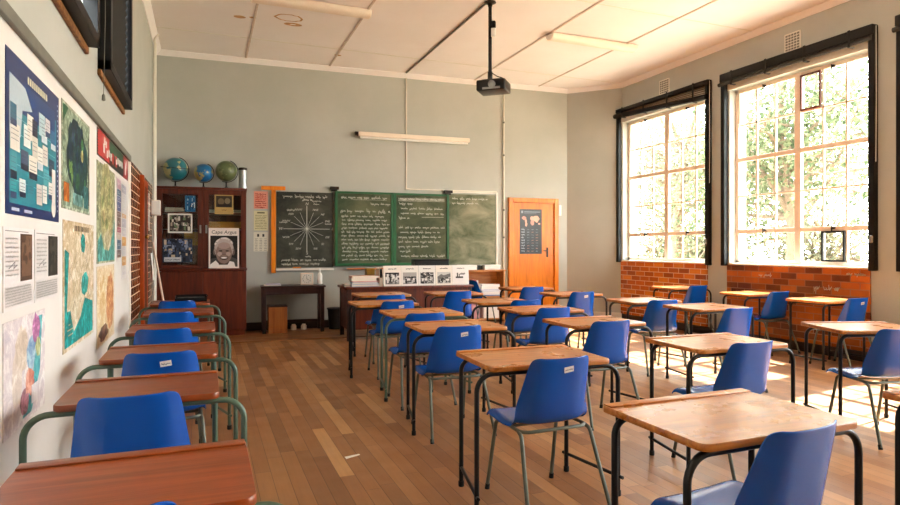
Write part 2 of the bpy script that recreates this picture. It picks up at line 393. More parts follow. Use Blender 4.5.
# boards running along the foot of the back wall
b = MB(); b.add([(XL, 9.02, 0), (5.9, 8.72, 0), (5.9, 9.9, 0), (XL, 10.2, 0), (XL, 9.02, .012), (5.9, 8.72, .012), (5.9, 9.9, .012), (XL, 10.2, .012)], [[0, 1, 5, 4], [1, 2, 6, 5], [2, 3, 7, 6], [3, 0, 4, 7], [4, 5, 6, 7]])
struct(b.build('trim_9', M['floor_border']))
# ceiling cover strips and cornice
i = 10
for x in (.60, 1.91, 4.48, 5.76):
    struct(MB().span((x-.016, YF, ZC-.010), (x+.016, PB0.y-.05*(x-XL), ZC), .003).build('trim_%d' % i, M['strip'])); i += 1
for y, x1 in ((9.2, 6.9), (6.3, XR), (3.4, XR), (.5, XR)):
    struct(MB().span((XL, y-.008, ZC-.004), (x1, y+.008, ZC)).build('trim_%d' % i, M['lime'])); i += 1
def cornice(p, q, n):
    p, q, n = Vector(p), Vector(q), Vector(n); b = MB(); pr = [(0, -.075), (.012, -.075), (.03, -.05), (.075, -.012), (.075, 0), (0, 0)]
    vs = []
    for e in (p, q): vs += [(e.x+n.x*a, e.y+n.y*a, ZC+z) for a, z in pr]
    b.add(vs, [[k, (k+1) % 6, 6+(k+1) % 6, 6+k] for k in range(6)]+[[5, 4, 3, 2, 1, 0], [6, 7, 8, 9, 10, 11]]); return b
for p, q, n in ((PB0, PB1, NB), (PB1, PC, -nc), ((XR, YF, 0), PC, (-1, 0, 0)), ((XL, YF, 0), PB0, (1, 0, 0))):
    struct(cornice(p, q, n).build('trim_%d' % i, M['ceil'])); i += 1
# stains on the ceiling boards (part of the ceiling)
b = MB()
def ring(cx, cy, r0, r1, e=1.5):
    n = 26; vs = []; fs = []
    for k in range(n):
        a = 2*PI*k/n; w = R.uniform(.93, 1.07)
        for r in (r0, r1): vs.append((cx+r*w*math.cos(a)*e, cy+r*w*math.sin(a), ZC-.0015))
    for k in range(n): fs.append([2*k, 2*k+1, (2*k+3) % (2*n), (2*k+2) % (2*n)])
    b.add(vs, fs)
ring(1.02, 8.2, .105, .125); ring(1.1, 8.42, .02, .06, 2); ring(.42, 8.4, .0, .05); ring(.58, 8.36, 0, .03); ring(1.93, 9.5, 0, .035)
b.build('stain_marks', M['stain'], bpy.data.objects['ceiling'])
# ------------------------------------------------------------------ windows on the right
def window(idx, yc, full=True):
    root = thing('window_%d' % idx, None, None, (XG, yc, 0), -PI/2, kind='structure')   # local x runs towards the camera side (-Y)
    z0, z1 = 1.10, 3.62; w = HW
    f = MB()
    f.span((-w, -.025, z0), (-w+.055, .025, z1), .004); f.span((w-.055, -.025, z0), (w, .025, z1), .004)
    f.span((-w, -.025, z0), (w, .025, z0+.05), .004); f.span((-w, -.025, z1-.05), (w, .025, z1), .004)
    f.span((-.045, -.03, z0), (.045, .03, z1), .004)
    for z in (1.56, 2.60): f.span((-w, -.028, z-.03), (w, .028, z+.03), .004)
    f.build('window_frame', M['frame_cream'], root)
    g = MB()
    for s in (-1, 1):
        x0, x1 = (.045, w-.055) if s > 0 else (-w+.055, -.045)
        for k in (1, 2): x = x0+(x1-x0)*k/3; g.span((x-.011, -.016, z0), (x+.011, .016, z1), .002)
        for z in (2.07, 3.10): g.span((x0, -.016, z-.011), (x1, .016, z+.011), .002)
        for z in (1.56, 3.10):
            g.span((x0, -.022, z+.03), (x0+.02, .022, z1 if z > 3 else z+.03), .002) if z > 3 else None
    g.build('glazing_bars', M['frame_cream'], root)
    MB().span((-w+.03, -.002, z0+.02), (w-.03, .002, z1-.02)).build('pane', M['glass'], root)
    for x in (-.5, .5):
        for z in (3.57, 1.57):
            l = MB(); l.span((x-.02, -.06, z-.015), (x+.02, -.02, z+.015), .004); l.span((x-.006, -.075, z-.05), (x+.006, -.06, z+.02), .002)
            l.build('window_latch', M['dark_metal'], root)
    if full:
        for (x0, x1, za, zb, m) in ((.05, .335, 3.105, 3.57, 'case'), (.345, .645, 1.15, 1.53, 'black')):
            v = MB(); t = .022
            v.span((x0, -.045, za), (x0+t, -.02, zb)); v.span((x1-t, -.045, za), (x1, -.02, zb)); v.span((x0+t, -.045, za), (x1-t, -.02, za+t)); v.span((x0+t, -.045, zb-t), (x1-t, -.02, zb))
            v.build('vent_sash', M[m], root)
    return root
for k, c in enumerate(WC): window(k+1, c, k == 1)
def blind(yc, label, slats):
    root = thing('roller_blind', label, 'blind', (XR, yc, 0), -PI/2, 'black window blinds')
    w = HW+.1
    for s in (-1, 1):
        c = MB(); c.span((s*w, -.075, 1.06), (s*(w-.07), 0, 3.84), .005); c.build('side_channel', M['black'], root)
    c = MB()
    if slats: c.span((-w, -.09, 3.80), (w, 0, 3.865), .006)
    else: c.span((-w, -.10, 3.745), (w, 0, 3.865), .008)
    c.build('cassette', M['black'], root)
    r = MB(); zf, zn = (3.745, 3.60) if slats else (3.715, 3.715); r.tube([(-w-.02, -.085, zf), (w-.02, -.085, zn)], .045 if slats else .028, 12)
    r.build('rolled_fabric', M['black'] if slats else M['dark_blind'], root)
    for k in range(4):
        x = -w+.25+k*(2*w-.5)/3; z = zf+(zn-zf)*(x+w)/(2*w); p = MB()
        p.span((x-.016, -.14, z-.05), (x+.016, -.13, 3.86), .003); p.span((x-.016, -.14, z-.057), (x+.016, -.05, z-.047), .003); p.build('strap', M['black'], root)
    if slats:
        p = MB()
        for k in range(6): p.tube([(-w+.08, -.03, 3.765+.006*k), (w-.08, -.03, 3.62+.032*k)], .007, 6)
        p.build('slat', M['bamboo'], root)
    p = MB(); p.tube([(w+.015, -.06, 3.84), (w+.02, -.065, 3.0), (w+.012, -.06, 2.3)], .004, 6); p.build('pull_cord', M['plastic_white'], root)
    p = MB(); p.span((w-.02, -.13, 1.38), (w+.015, -.11, 1.46), .004); p.build('cord_cleat', M['metal'], root)
    return root
blind(WC[0], 'black blind frame with rolled slats around the far window by the corner', True)
blind(WC[1], 'black blind frame and cassette around the nearer fully seen window', False)
blind(WC[2], 'black blind frame cut off by the right edge of the photo', False)
def vent(yc, zc, label):
    r = MB(); r.span((-.12, -.012, -.12), (.12, 0, .12), .003)
    o = r.build('air_vent', M['lime'], None, (XR, yc, zc), -PI/2); tag(o, label, 'vent', 'wall air vents')
    g = MB()
    for a in range(5):
        for c in range(6): g.span((-.10+a*.042, -.0135, -.105+c*.036), (-.068+a*.042, -.011, -.08+c*.036))
    g.build('vent_opening', M['rail'], o)
vent(8.10, 4.01, 'small cream air vent above the far window near the corner')
vent(5.71, 4.01, 'cream air vent above the larger nearer window')
# scribbles on the brick
def scrib(y, z, n, h, name_label):
    m = MB(); cursive(m, 0, n, 0, h, .008, -.0005, R); o = m.build('chalk_scribble', M['chalk'], None, (XR-.0235, y, z), -PI/2, None)
    tag(o, name_label, 'chalk mark', 'chalk scribbles on the brick')
scrib(6.22, .94, .20, .05, 'faint chalk scribble on bricks above the chair by the far end of the nearer window')
scrib(5.40, .80, .32, .09, 'largest chalk scribble on bricks under the middle of the nearer window')
scrib(4.98, 1.0, .24, .05, 'pale chalk scribble high on the bricks under the near end of the window')
# high windows in the left wall with black frames
for k, (y0, y1) in enumerate(WLIN):
    root = thing('window_%d' % (6+k), None, None, (XL, y0, 0), PI/2, kind='structure'); L = y1-y0
    f = MB(); zb, zt = 2.565, 4.02
    f.span((-.03, -.085, zb), (.05, -.001, zt), .004); f.span((L-.05, -.085, zb), (L+.02, -.001, zt), .004)
    f.span((-.03, -.085, zb), (L+.02, -.001, zb+.07), .004); f.span((-.03, -.085, zt-.07), (L+.02, -.001, zt), .004)
    f.build('window_frame', M['black'], root)
    s = MB(); s.span((-.04, -.025, zb-.045), (L+.02, -.001, zb-.002), .004); s.build('window_sill', M['raw_wood'], root)
    p = MB(); p.span((.05, .10, zb+.07), (L-.05, .104, zt-.07)); p.build('pane', M['glass'], root)
    q = MB()
    for x in (L*.33, L*.66): q.span((x-.015, .07, zb+.07), (x+.015, .1, zt-.07))
    q.build('glazing_bars', M['black'], root)
    bl = thing('pleated_blind', ['dark pleated blind in the high window nearer the camera, upper left', 'dark pleated blind in the high window above the banner'][k], 'blind', (XL, y0, 0), PI/2, 'blinds of the high windows')
    m = MB(); n = 40; z0 = zb+(.32 if k == 0 else .08); z1 = zt-.08; vs = []
    for j in range(n+1):
        z = z0+(z1-z0)*j/n; d = -.03-(.02 if j % 2 else 0); vs += [(.06, d, z), (L-.06, d, z)]
    m.add(vs, [[2*j, 2*j+1, 2*j+3, 2*j+2] for j in range(n)]); m.build('blind_fabric', M['dark_blind'], bl, ang=20)
    m = MB(); m.span((.055, -.055, z0-.03), (L-.055, -.02, z0), .004); m.build('bottom_rail', M['black'], bl)
    m = MB(); m.tube([(-.045, -.05, 3.95), (-.045, -.05, 2.9), (-.045, -.04, 2.38)], .0022, 6); m.lathe([(.004, 0), (.012, .005), (.01, .04), (.004, .05)], 8, (-.045, -.04, 2.34)); m.build('pull_cord', M['rail'], bl)
# ------------------------------------------------------------------ outside
struct(MB().span((XR+.33, -20, -.6), (60, 50, -.5)).build('ground_outside', M['soil']))
def tree(x, y, h, r, n, leafm, label, sparse=1.0):
    root = thing('leafy_tree', label, 'tree', (x, y, -.5), R.uniform(0, 6), 'trees outside the windows')
    t = MB(); top = Vector((R.uniform(-.3, .3), R.uniform(-.3, .3), h*.5))
    t.tube([(0, 0, 0), (.05, .03, h*.25), top], [.16, .13, .09], 10); ends = []
    for k in range(18):
        a = k*2.4; el = R.uniform(-.25, 1.2); st = Vector((0, 0, h*.25)).lerp(top, R.random()); L = r*R.uniform(.6, 1.0)*(.8 if k % 3 else 1.0)
        e = st+Vector((math.cos(a)*math.cos(el), math.sin(a)*math.cos(el), math.sin(el)*1.15))*L
        md = st.lerp(e, .5)+Vector((R.uniform(-.2, .2), R.uniform(-.2, .2), .15)); t.tube([st, md, e], [.06, .04, .015], 6)
        ends += [e, md, st.lerp(e, .75)]
        for j in range(3):
            e2 = md.lerp(e, R.random())+Vector((R.gauss(0, .5), R.gauss(0, .5), R.gauss(0, .4)))*r*.4; t.tube([md.lerp(e, .3), e2], [.02, .008], 5); ends.append(e2)
    t.build('trunk', M['bark'], root)
    m = MB()
    for k in range(n):
        c = R.choice(ends)+Vector((R.gauss(0, 1), R.gauss(0, 1), R.gauss(0, .8)))*r*.17
        L = R.uniform(.07, .13); w = L*.42; rot = Matrix.Rotation(R.uniform(0, 6.3), 3, 'Z') @ Matrix.Rotation(R.gauss(.5, .5), 3, 'Y')
        m.add([c+rot @ Vector(p) for p in ((0, 0, 0), (L*.5, -w, .02), (L, 0, -.01), (L*.5, w, .02))], [[0, 1, 2], [0, 2, 3]])
    m.build('foliage', leafm, root, ang=None)
G, Y_ = M['leaf_green'], M['leaf_grey']
tree(11.4, 9.2, 9.0, 3.1, 9000, G, 'green leafy tree outside, close behind the nearer window')
tree(12.4, 13.6, 9.2, 3.3, 9500, Y_, 'grey-green tree outside, filling the far window')
tree(15.2, 12.2, 7.4, 3.2, 8000, Y_, 'pale tree seen through the middle of the nearer window')
tree(15.6, 17.6, 8.0, 3.3, 8000, G, 'green tree farthest off behind the far window')
for x, y, h, lab in ((13.0, 9.8, 3.0, 'low shrub outside, under the nearer window trees'), (13.5, 13.4, 2.8, 'low shrub outside, between the two windows'), (14.5, 16.4, 3.2, 'low shrub outside, at the foot of the far window view')):
    tree(x, y, h, 1.5, 3000, Y_, lab)
tree(11.4, 5.0, 9.2, 3.2, 6500, G, 'tree outside, beyond the right edge of the photo')
# ------------------------------------------------------------------ furniture: desk and chair
def make_desk(w, d, top_m, tube_m, over=.062):
    t = thing('school_desk', 'desk', 'desk'); H = .737
    # rounded top
    c = MB(); r = .035; pts = []
    for cx, cy, a0 in ((w/2-r, d/2-.012, 0), (-w/2+r, d/2-.012, PI/2), (-w/2+r, -d/2+r, PI), (w/2-r, -d/2+r, 1.5*PI)):
        rr = r if cy < 0 else .012
        cxx = cx if cy < 0 else (math.copysign(w/2-.012, cx))
        for k in range(6): a = a0+PI/2*k/5; pts.append((cxx+rr*math.cos(a), cy+rr*math.sin(a)))
    n = len(pts); vs = []
    for s, z in ((.994, H-.024), (1, H-.021), (1, H-.004), (.993, H)): vs += [(x*s, y*s, z) for x, y in pts]
    fs = [[j*n+k, j*n+(k+1) % n, (j+1)*n+(k+1) % n, (j+1)*n+k] for j in range(3) for k in range(n)]
    fs += [list(range(n))[::-1], [3*n+k for k in range(n)]]
    c.add(vs, fs); c.build('tabletop', top_m, t)
    p = MB(); p.span((-w/2+.004, d/2-.05, H), (w/2-.004, d/2-.002, H+.006), .0025, 2); p.build('pencil_rail', top_m, t)
    rt = .0125; zt = H-.024-rt-.001
    yn, yf = -d/2+.035, d/2-.06; xn, xf = w/2+over, w/2-.012
    for x, y in ((-xn, yn), (xn, yn), (-xf, yf), (xf, yf)):
        l = MB(); l.tube(fillet([(x, y, .012), (x, y, zt), (0, y, zt)], .085 if abs(x) > w/2 else .06, 8), rt, 12); lo = l.build('leg', tube_m, t)
        e = MB(); e.lathe([(.015, 0), (.016, .004), (.016, .028), (.0135, .03)], 12, (x, y, 0)); e.build('rubber_tip', M['rubber'], lo)
    for s in (-1, 1):
        q = MB(); a = Vector((s*xn, yn, .105)); bb = Vector((s*xf, yf, .105)); dr = (a-bb).normalized()
        q.tube([bb-dr*.03, a+dr*.035], .0095, 8); q.build('foot_bar', tube_m, t)
    for s in (-1, 1): MB().tube([(s*(w/2-.1), yn, zt), (s*(w/2-.1), yf, zt)], .009, 8).build('under_bar', tube_m, t)
    return t
def make_chair(tube_m):
    t = thing('school_chair', 'chair', 'chair')
    prof = [(.238, .396, .183), (.222, .428, .192), (.18, .440, .198), (.10, .437, .203), (.0, .428, .205), (-.08, .423, .205), (-.135, .430, .203), (-.168, .455, .200), (-.183, .50, .195),
            (-.195, .56, .187), (-.207, .62, .179), (-.219, .68, .171), (-.230, .735, .163), (-.235, .758, .155), (-.238, .770, .142), (-.239, .776, .12)]
    US = [-1, -.985, -.93, -.84, -.70, -.45, -.2, 0, .2, .45, .70, .84, .93, .985, 1]; NU = len(US)-1; vs = []; n = len(prof)
    for i, (y, z, hw) in enumerate(prof):
        a = Vector(prof[min(i+1, n-1)][:2])-Vector(prof[max(i-1, 0)][:2]); a.normalize(); nrm = Vector((-a.y, a.x)) if a.x < 0 else Vector((a.y, -a.x))
        nrm = Vector((a.y, -a.x)); nrm = nrm if (nrm.x > 0 or nrm.y > 0) else -nrm
        wing = (0, 0, 0, 0, .0, .012, .035, .060, .070, .062, .052, .044, .036, .030, .022, .012)[i]
        drop = (.012, .020, .028, .030, .030, .024, .010, 0, 0, 0, 0, 0, 0, 0, 0, 0)[i]
        for u in US:
            q = max(0, (abs(u)-.62)/.38); e = wing*q**1.25+.008*u*u
            dz = -drop*max(0, (abs(u)-.9)/.1)**1.5
            nn = nrm if i > 4 else Vector((0, 1))
            vs.append((u*hw*1.07, y+nn.x*e, z+nn.y*e+dz))
    fs = [[i*(NU+1)+k, i*(NU+1)+k+1, (i+1)*(NU+1)+k+1, (i+1)*(NU+1)+k] for i in range(n-1) for k in range(NU)]
    m = MB(); m.add(vs, fs); o = m.build('seat_shell', M['blue'], t, ang=None)
    sd = o.modifiers.new('a', 'SOLIDIFY'); sd.thickness = .006; sd.offset = 0
    sb = o.modifiers.new('b', 'SUBSURF'); sb.levels = sb.render_levels = 1
    me = bpy.data.meshes.new_from_object(o.evaluated_get(bpy.context.evaluated_depsgraph_get())); o.modifiers.clear(); o.data = me
    f = MB(); loop = fillet([(0, .15, .408), (.18, .15, .408), (.195, -.155, .404), (-.195, -.155, .404), (-.18, .15, .408), (0, .15, .408)], .05, 5)[:-1]
    f.tube(loop, .0095, 8, closed=True); f.tube([(-.185, -.02, .404), (.185, -.02, .404)], .008, 8); f.build('seat_frame', tube_m, t)
    for x0, y0, x1, y1 in ((-.18, .10, -.205, .215), (.18, .10, .205, .215), (-.19, -.10, -.235, -.29), (.19, -.10, .235, -.29)):
        l = MB(); l.tube(fillet([(x0, y0, .404), (x0*1.06, y0+(y1-y0)*.30, .392), (x1, y1, .01)], .04, 6), .0105, 10); lo = l.build('leg', tube_m, t)
        e = MB(); e.tube([(x1-(x1-x0)*.03, y1-(y1-y0)*.05, .03), (x1, y1, 0)], [.0125, .0135], 10); e.build('rubber_tip', M['rubber'], lo)
    return t
protoD = {}
protoC = {}
def sticker(ch, x=.03, z=.70):
    m = MB(); m.sheet(.055, .03, '#e2e0dc', .0005); cursive(m, .006, .05, .011, .012, .002, -.0008, R, 0, 0, '#6a6f80')
    o = m.build('sticker', M['print'], ch); y = -.2245-(z-.70)*.2
    o.location = (x-.03, y-.0065, z); o.rotation_euler = (.19, -.12, 0); o['label'] = 'white paper sticker'
def put_desk(key, x, y, rz, kind, w, d, label, group):
    k = (kind, w, d)
    if k not in protoD:
        tm = {'L': ('desk_red', 'green_tube'), 'K': ('desk_tan', 'black_tube'), 'G': ('desk_tan', 'green_tube'), 'S': ('desk_scratched', 'black_tube'), 'F': ('desk_tan', 'black_tube')}[kind]
        o = protoD[k] = make_desk(w, d, M[tm[0]], M[tm[1]], {'L': .095, 'F': -.004, 'S': .032}.get(kind, .062))
    else: o = copy_tree(protoD[k])
    o.location = (x, y, 0); o.rotation_euler = (0, 0, math.radians(rz)); tag(o, label, 'desk', group)
def put_chair(x, yb, rz, label, group, proto='A'):
    if proto not in protoC: o = protoC[proto] = make_chair(M['grey_tube'])
    else:
        o = copy_tree(protoC[proto])
    rz = math.radians(rz)
    o.location = (x-math.sin(rz)*.235, yb+math.cos(rz)*.235, 0); o.rotation_euler = (0, 0, rz); tag(o, label, 'chair', group)
    return o
GL, GR = 'desks along the left wall', 'desks in the main block'
W1, D1 = .66, .50
desks = [
 ('L', -.175, 1.72, 0, .58, .46, 'red-brown desk nearest the camera by the left wall, filling the bottom left corner'),
 ('L', -.235, 2.86, 0, .58, .47, 'red-brown green-framed desk by the left wall, in front of the second chair back'),
 ('L', -.225, 3.83, 0, .58, .46, 'red-brown desk by the left wall, just past the chair with the paper sticker'),
 ('L', -.22, 4.92, 0, .58, .46, 'red-brown desk by the left wall, beside the peach map, fourth from the camera'),
 ('L', -.215, 6.15, 0, .58, .46, 'red-brown desk by the left wall, last but one before the tall cabinet'),
 ('L', -.24, 7.19, 0, .58, .46, 'farthest red-brown desk by the left wall, holding the black tray'),
 ('K', 1.645, 2.915, -2, .69, D1, 'tan black-framed desk at front centre, with the stickered chair pulled close to it'),
 ('K', 1.766, 4.29, -2, W1, D1, 'tan black-framed desk second from the front in the row beside the aisle'),
 ('G', 1.837, 5.29, 0, W1, D1, 'tan desk on a grey-green frame beside the aisle'),
 ('K', 1.77, 6.33, 0, W1, D1, 'tan desk beside the aisle, fourth from the camera, with a stickered chair'),
 ('K', 2.08, 7.53, 0, W1, D1, 'tan desk just in front of the left end of the teacher table'),
 ('S', 1.712, 1.64, 0, .69, D1, 'large scratched tan desk closest to the camera at bottom right'),
 ('K', 2.975, 2.935, -1, .69, D1, 'tan desk right of front centre, behind the scratched closest desk'),
 ('K', 2.885, 4.10, 0, W1, D1, 'tan desk in the middle row, third from the camera, close to its shiny chair'),
 ('K', 3.00, 5.13, -1, .69, D1, 'dark-edged tan desk in the middle row, fourth from the camera'),
 ('K', 3.02, 6.11, 0, W1, D1, 'tan desk in the middle row, fifth from the camera, in front of the low shelf'),
 ('K', 3.02, 7.40, 0, W1, D1, 'tan desk right in front of the teacher table, below the pamphlets'),
 ('K', 2.868, 1.39, 0, W1, D1, 'desk cut off by the right edge of the photo, only its corner and leg showing'),
 ('F', 4.557, 3.07, -20, W1, D1, 'tan desk at far right with a glossy top, by the chair at the photo edge'),
 ('K', 4.66, 4.72, 0, W1, D1, 'tan desk right of centre in front of the left end of the nearer brick panel'),
 ('K', 4.58, 5.55, 0, W1, D1, 'sunlit pale-topped desk in front of the far brick panel'),
 ('K', 4.39, 6.73, 0, W1, D1, 'tan desk in the far row, right below the bare corner wall'),
 ('K', 4.37, 7.89, 0, W1, D1, 'farthest desk, standing in front of the orange door'),
 ('F', 6.53, 4.83, 0, W1, D1, 'tan desk against the near end of the brick under the nearer window'),
 ('K', 6.60, 5.87, 0, W1, D1, 'tan desk against the brick at the far end of the nearer window'),
 ('K', 6.60, 7.20, 0, W1, D1, 'sunlit tan desk against the far brick panel below the far window'),
]
for kind, x, y, rz, w, d, lab in desks: put_desk(None, x, y, rz, kind, w, d, lab, GL if kind == 'L' else GR)
CL, CR = 'chairs along the left wall', 'chairs in the main block'
chairs = [
 (-.225, 1.42, 0, 'blue chair at the bottom photo edge, only its top showing over the closest left desk', CL, 0),
 (-.26, 2.52, 0, 'large plain blue chair back by the left wall, nearest fully seen one there', CL, 0),
 (-.215, 3.50, 0, 'blue chair with a paper sticker in the row by the left wall', CL, 1),
 (-.26, 4.51, 0, 'plain blue chair by the left wall, next past the stickered one', CL, 0),
 (-.265, 5.66, 0, 'blue chair by the left wall, second from the cabinet end', CL, 0),
 (-.265, 6.84, 0, 'blue chair by the left wall, farthest, at the desk with the black tray', CL, 0),
 (1.65, 2.585, 1, 'blue chair at front centre with a white sticker on its back', CR, 1),
 (1.655, 3.91, 0, 'blue chair beside the aisle with a grey sticker, second from the front', CR, 1),
 (1.72, 4.79, 0, 'plain blue chair beside the aisle at the green-framed desk', CR, 0),
 (1.845, 5.99, 0, 'blue chair with white sticker farthest along the aisle row', CR, 1),
 (2.01, 6.80, 0, 'blue chair at the left end of the teacher table, behind the stickered aisle chair', CR, 0),
 (1.71, 1.30, 5, 'blue chair closest to the camera at bottom right, partly out of the photo', CR, 0),
 (2.955, 2.60, 1, 'blue chair with a bright window reflection behind the closest scratched desk', CR, 0),
 (2.83, 3.76, 0, 'blue chair with bright glints in the middle row, third from the camera', CR, 0),
 (2.975, 4.80, 0, 'dark plain blue chair in the middle row, fourth from the camera', CR, 0),
 (3.13, 5.61, 0, 'blue chair in the middle row seen under a dark-edged desk top', CR, 0),
 (2.98, 7.07, 0, 'blue chair right below the pamphlets on the teacher table', CR, 0),
 (4.345, 2.65, -14, 'blue chair at the right edge of the photo, seen from its side', CR, 0),
 (4.52, 4.14, 0, 'pale blue sunlit chair right of centre in front of the nearer brick panel', CR, 0),
 (4.46, 5.07, -8, 'blue chair tucked at the sunlit pale-topped desk, seen half from the side', CR, 0),
 (4.37, 6.40, 0, 'light blue chair with a sticker in front of the bare corner wall', CR, 1),
 (4.265, 7.46, 0, 'light blue chair in front of the orange door', CR, 0),
 (6.61, 4.48, 0, 'blue chair with a sticker against the near end of the brick panel', CR, 1),
 (6.66, 5.50, 0, 'blue chair against the brick below the far end of the nearer window', CR, 0),
 (6.66, 6.85, 0, 'bright blue chair against the far brick panel', CR, 0),
]
made = [(put_chair(x, y, rz, lab, g), st) for x, y, rz, lab, g, st in chairs]
for o, st in made:                                                   # stickers only on the chairs that have one
    if st: sticker(o)
put_chair(4.06, 9.30, -70, 'light blue chair beside the low wooden shelf, behind the teacher table', 'chairs in the main block')
# ------------------------------------------------------------------ back wall furniture
def bfloor(t, off, z=0): return WB(t, off, z)
# tall cabinet: local x along the wall, -y into the room
cab = thing('glazed_cabinet', 'tall mahogany cabinet with glass doors above solid doors in the left corner', 'cabinet', WB(.06, .03), BA)
W = 1.24; DL, DU = .53, .45
b = MB()
b.span((.02, -DL+.03, 0), (W-.02, 0, .09), .003)
b.span((0, -DL, .09), (.025, 0, 0.985), .003); b.span((W-.025, -DL, .09), (W, 0, 0.985), .003); b.span((.025, -.02, .09), (W-.025, 0, 0.985)); b.span((.025, -DL+.02, .09), (W-.025, -.02, .12))
b.span((-.012, -DL-.015, 0.985), (W+.012, 0, 1.015), .006, 2)
b.span((0, -DU, 1.015), (.025, 0, 2.20), .003); b.span((W-.025, -DU, 1.015), (W, 0, 2.20), .003); b.span((.025, -.02, 1.015), (W-.025, 0, 2.20))
b.span((.60, -DU+.004, 1.015), (.67, -.02, 2.20)); b.span((-.01, -DU-.012, 2.19), (W+.01, 0, 2.225), .005, 2)
for z in (1.36, 1.62, 1.85): b.span((.025, -DU+.04, z-.02), (.6, -.02, z)); b.span((.67, -DU+.04, z-.02), (W-.025, -.02, z))
b.build('body', M['case'], cab)
def glazed_door(x0, x1, hx):
    d = MB(); y0, y1 = -DU-.02, -DU; z0, z1 = 1.02, 2.185; s = .075
    d.span((x0, y0, z0), (x0+s, y1, z1), .003); d.span((x1-s, y0, z0), (x1, y1, z1), .003); d.span((x0+s, y0, z0), (x1-s, y1, z0+.05), .003); d.span((x0+s, y0, z1-s), (x1-s, y1, z1), .003)
    o = d.build('door', M['case'], cab)
    MB().span((x0+s-.004, -DU-.011, z0+.046), (x1-s+.004, -DU-.008, z1-s+.004)).build('glass_pane', M['glass'], o)
    h = MB(); h.span((hx-.012, y0-.012, 1.54), (hx+.012, y0, 1.66), .003); h.build('handle', M['metal'], o)['label'] = 'pale metal finger plate'
glazed_door(.005, .632, .595); glazed_door(.638, W-.005, .675)
for x0, x1, hx in ((.005, .632, .58), (.638, W-.005, .69)):
    d = MB(); d.span((x0, -DL-.02, .10), (x1, -DL, 0.975), .004); o = d.build('door', M['case'], cab)
    h = MB(); h.lathe([(.008, 0), (.008, .012), (.016, .02), (.012, .03), (.001, .032)], 12, T=Matrix.Translation((hx, -DL-.02, .62)) @ Matrix.Rotation(PI/2, 4, 'X')); h.build('knob', M['dark_metal'], o)
def on_cab(x, y, z): p = Matrix.Rotation(BA, 3, 'Z') @ Vector((x, y, 0)); q = WB(.06, .03); return (q[0]+p.x, q[1]+p.y, z)
# prints fixed on or standing in the cabinet
def print_thing(name, label, cat, loc, rz, mb, tilt=0, group=None, mat='print'):
    o = mb.build(name, M[mat], None, loc, rz, 30); o.rotation_euler = (tilt, 0, rz); tag(o, label, cat, group); return o
yd = -DU-.0215
def picture(w, h, border, pal, n, frame='#e8e4dc'):
    m = MB(); m.sheet(w, h, frame, .003); m.rect(border, border, w-border, h-border, pal[0], -.0035)
    for k in range(n):
        x = R.uniform(border, w-border); z = R.uniform(border, h-border); a = min(R.uniform(.02, .10)*w*1.3, w-border-x); c = min(R.uniform(.04, .22)*h, h-border-z)
        if a > .003 and c > .003: m.rect(x, z, x+a, z+c, R.choice(pal), -.0037-.00002*k)
    return m
print_thing('photo_print', 'white-bordered photo print of a busy interior, left glass door of the tall cabinet', 'picture', on_cab(.155, yd, 1.54), BA, picture(.33, .285, .022, ['#3b322c', '#8d8276', '#d8cfc0', '#6b7d5c', '#a89a8a', '#20201f'], 70))
print_thing('photo_card', 'small blue card high on the left glass door of the cabinet', 'picture', on_cab(.385, yd, 1.855), BA, picture(.14, .235, .008, ['#1f5a86', '#12395c', '#8fb4c8', '#e3e6e4', '#0c2030'], 26, '#2d6c94'))
m = picture(.40, .345, .006, ['#2c3444', '#1b1f2a', '#8a93a8', '#59678a', '#c9b59a', '#3e4a63'], 120, '#3a4356')
m.rect(.02, .012, .25, .075, '#c9ccd0', -.0075); cursive(m, .03, .23, .035, .02, .003, -.008, R, 0, 0, '#333842')
print_thing('skyline_poster', 'dark blue-grey city skyline poster at the foot of the left glass door', 'poster', on_cab(.085, yd, 1.11), BA, m)
m = MB(); m.sheet(.265, .29, '#b09258', .003); m.rect(.02, .105, .245, .275, '#3a3024', -.0035); m.ell(.09, .19, .045, .05, '#6d5c44', -.0037); m.ell(.18, .20, .04, .045, '#7e6d52', -.0037); m.rect(.04, .11, .225, .15, '#241d16', -.0038); cursive(m, .10, .17, .06, .02, .003, -.0036, R, 0, 0, '#4a3820')
print_thing('sepia_picture', 'sepia brown card with a dark photo on the right glass door', 'picture', on_cab(.79, yd, 1.825), BA, m)
# newspaper front page with a portrait, standing on the cabinet ledge
m = MB(); PW, PH = .425, .60; m.sheet(PW, PH, '#e9dcd4', .003); y = -.0035
m.text('Cape Argus', PW/2, PH-.085,   .074, y, '#1c1714', 0, .12, 1.0, 'CENTER')
x0, x1, z0, z1 = .022, PW-.022, .022, PH-.115; cx = (x0+x1)/2
m.rect(x0, z0, x1, z1, '#1d1a19', y)
m.poly([(x0+.0, z0+.12), (x0+.07, z0+.13), (x1-.07, z0+.14), (x1, z0+.11), (x1, z0), (x0, z0)], '#4a4643', y-.0002)
m.poly([(x0, z0), (x0, z0+.035), (x0+.075, z0+.095), (cx-.06, z0+.03), (cx+.03, z0+.03), (cx+.075, z0+.085), (x1-.05, z0+.07), (x1-.03, z0)], '#efe9e4', y-.0004)
m.ell(cx, z0+.275, .137, .165, '#b9aca6', y-.0005, 28, wob=.03); m.ell(cx-.125, z0+.22, .028, .05, '#6b5a52', y-.0005); m.ell(cx+.128, z0+.22, .026, .05, '#6b5a52', y-.0005)
m.poly([(cx-.07, z0+.03), (cx+.05, z0+.03), (cx+.09, z0+.10), (cx-.09, z0+.10)], '#4a3a34', y-.0006)
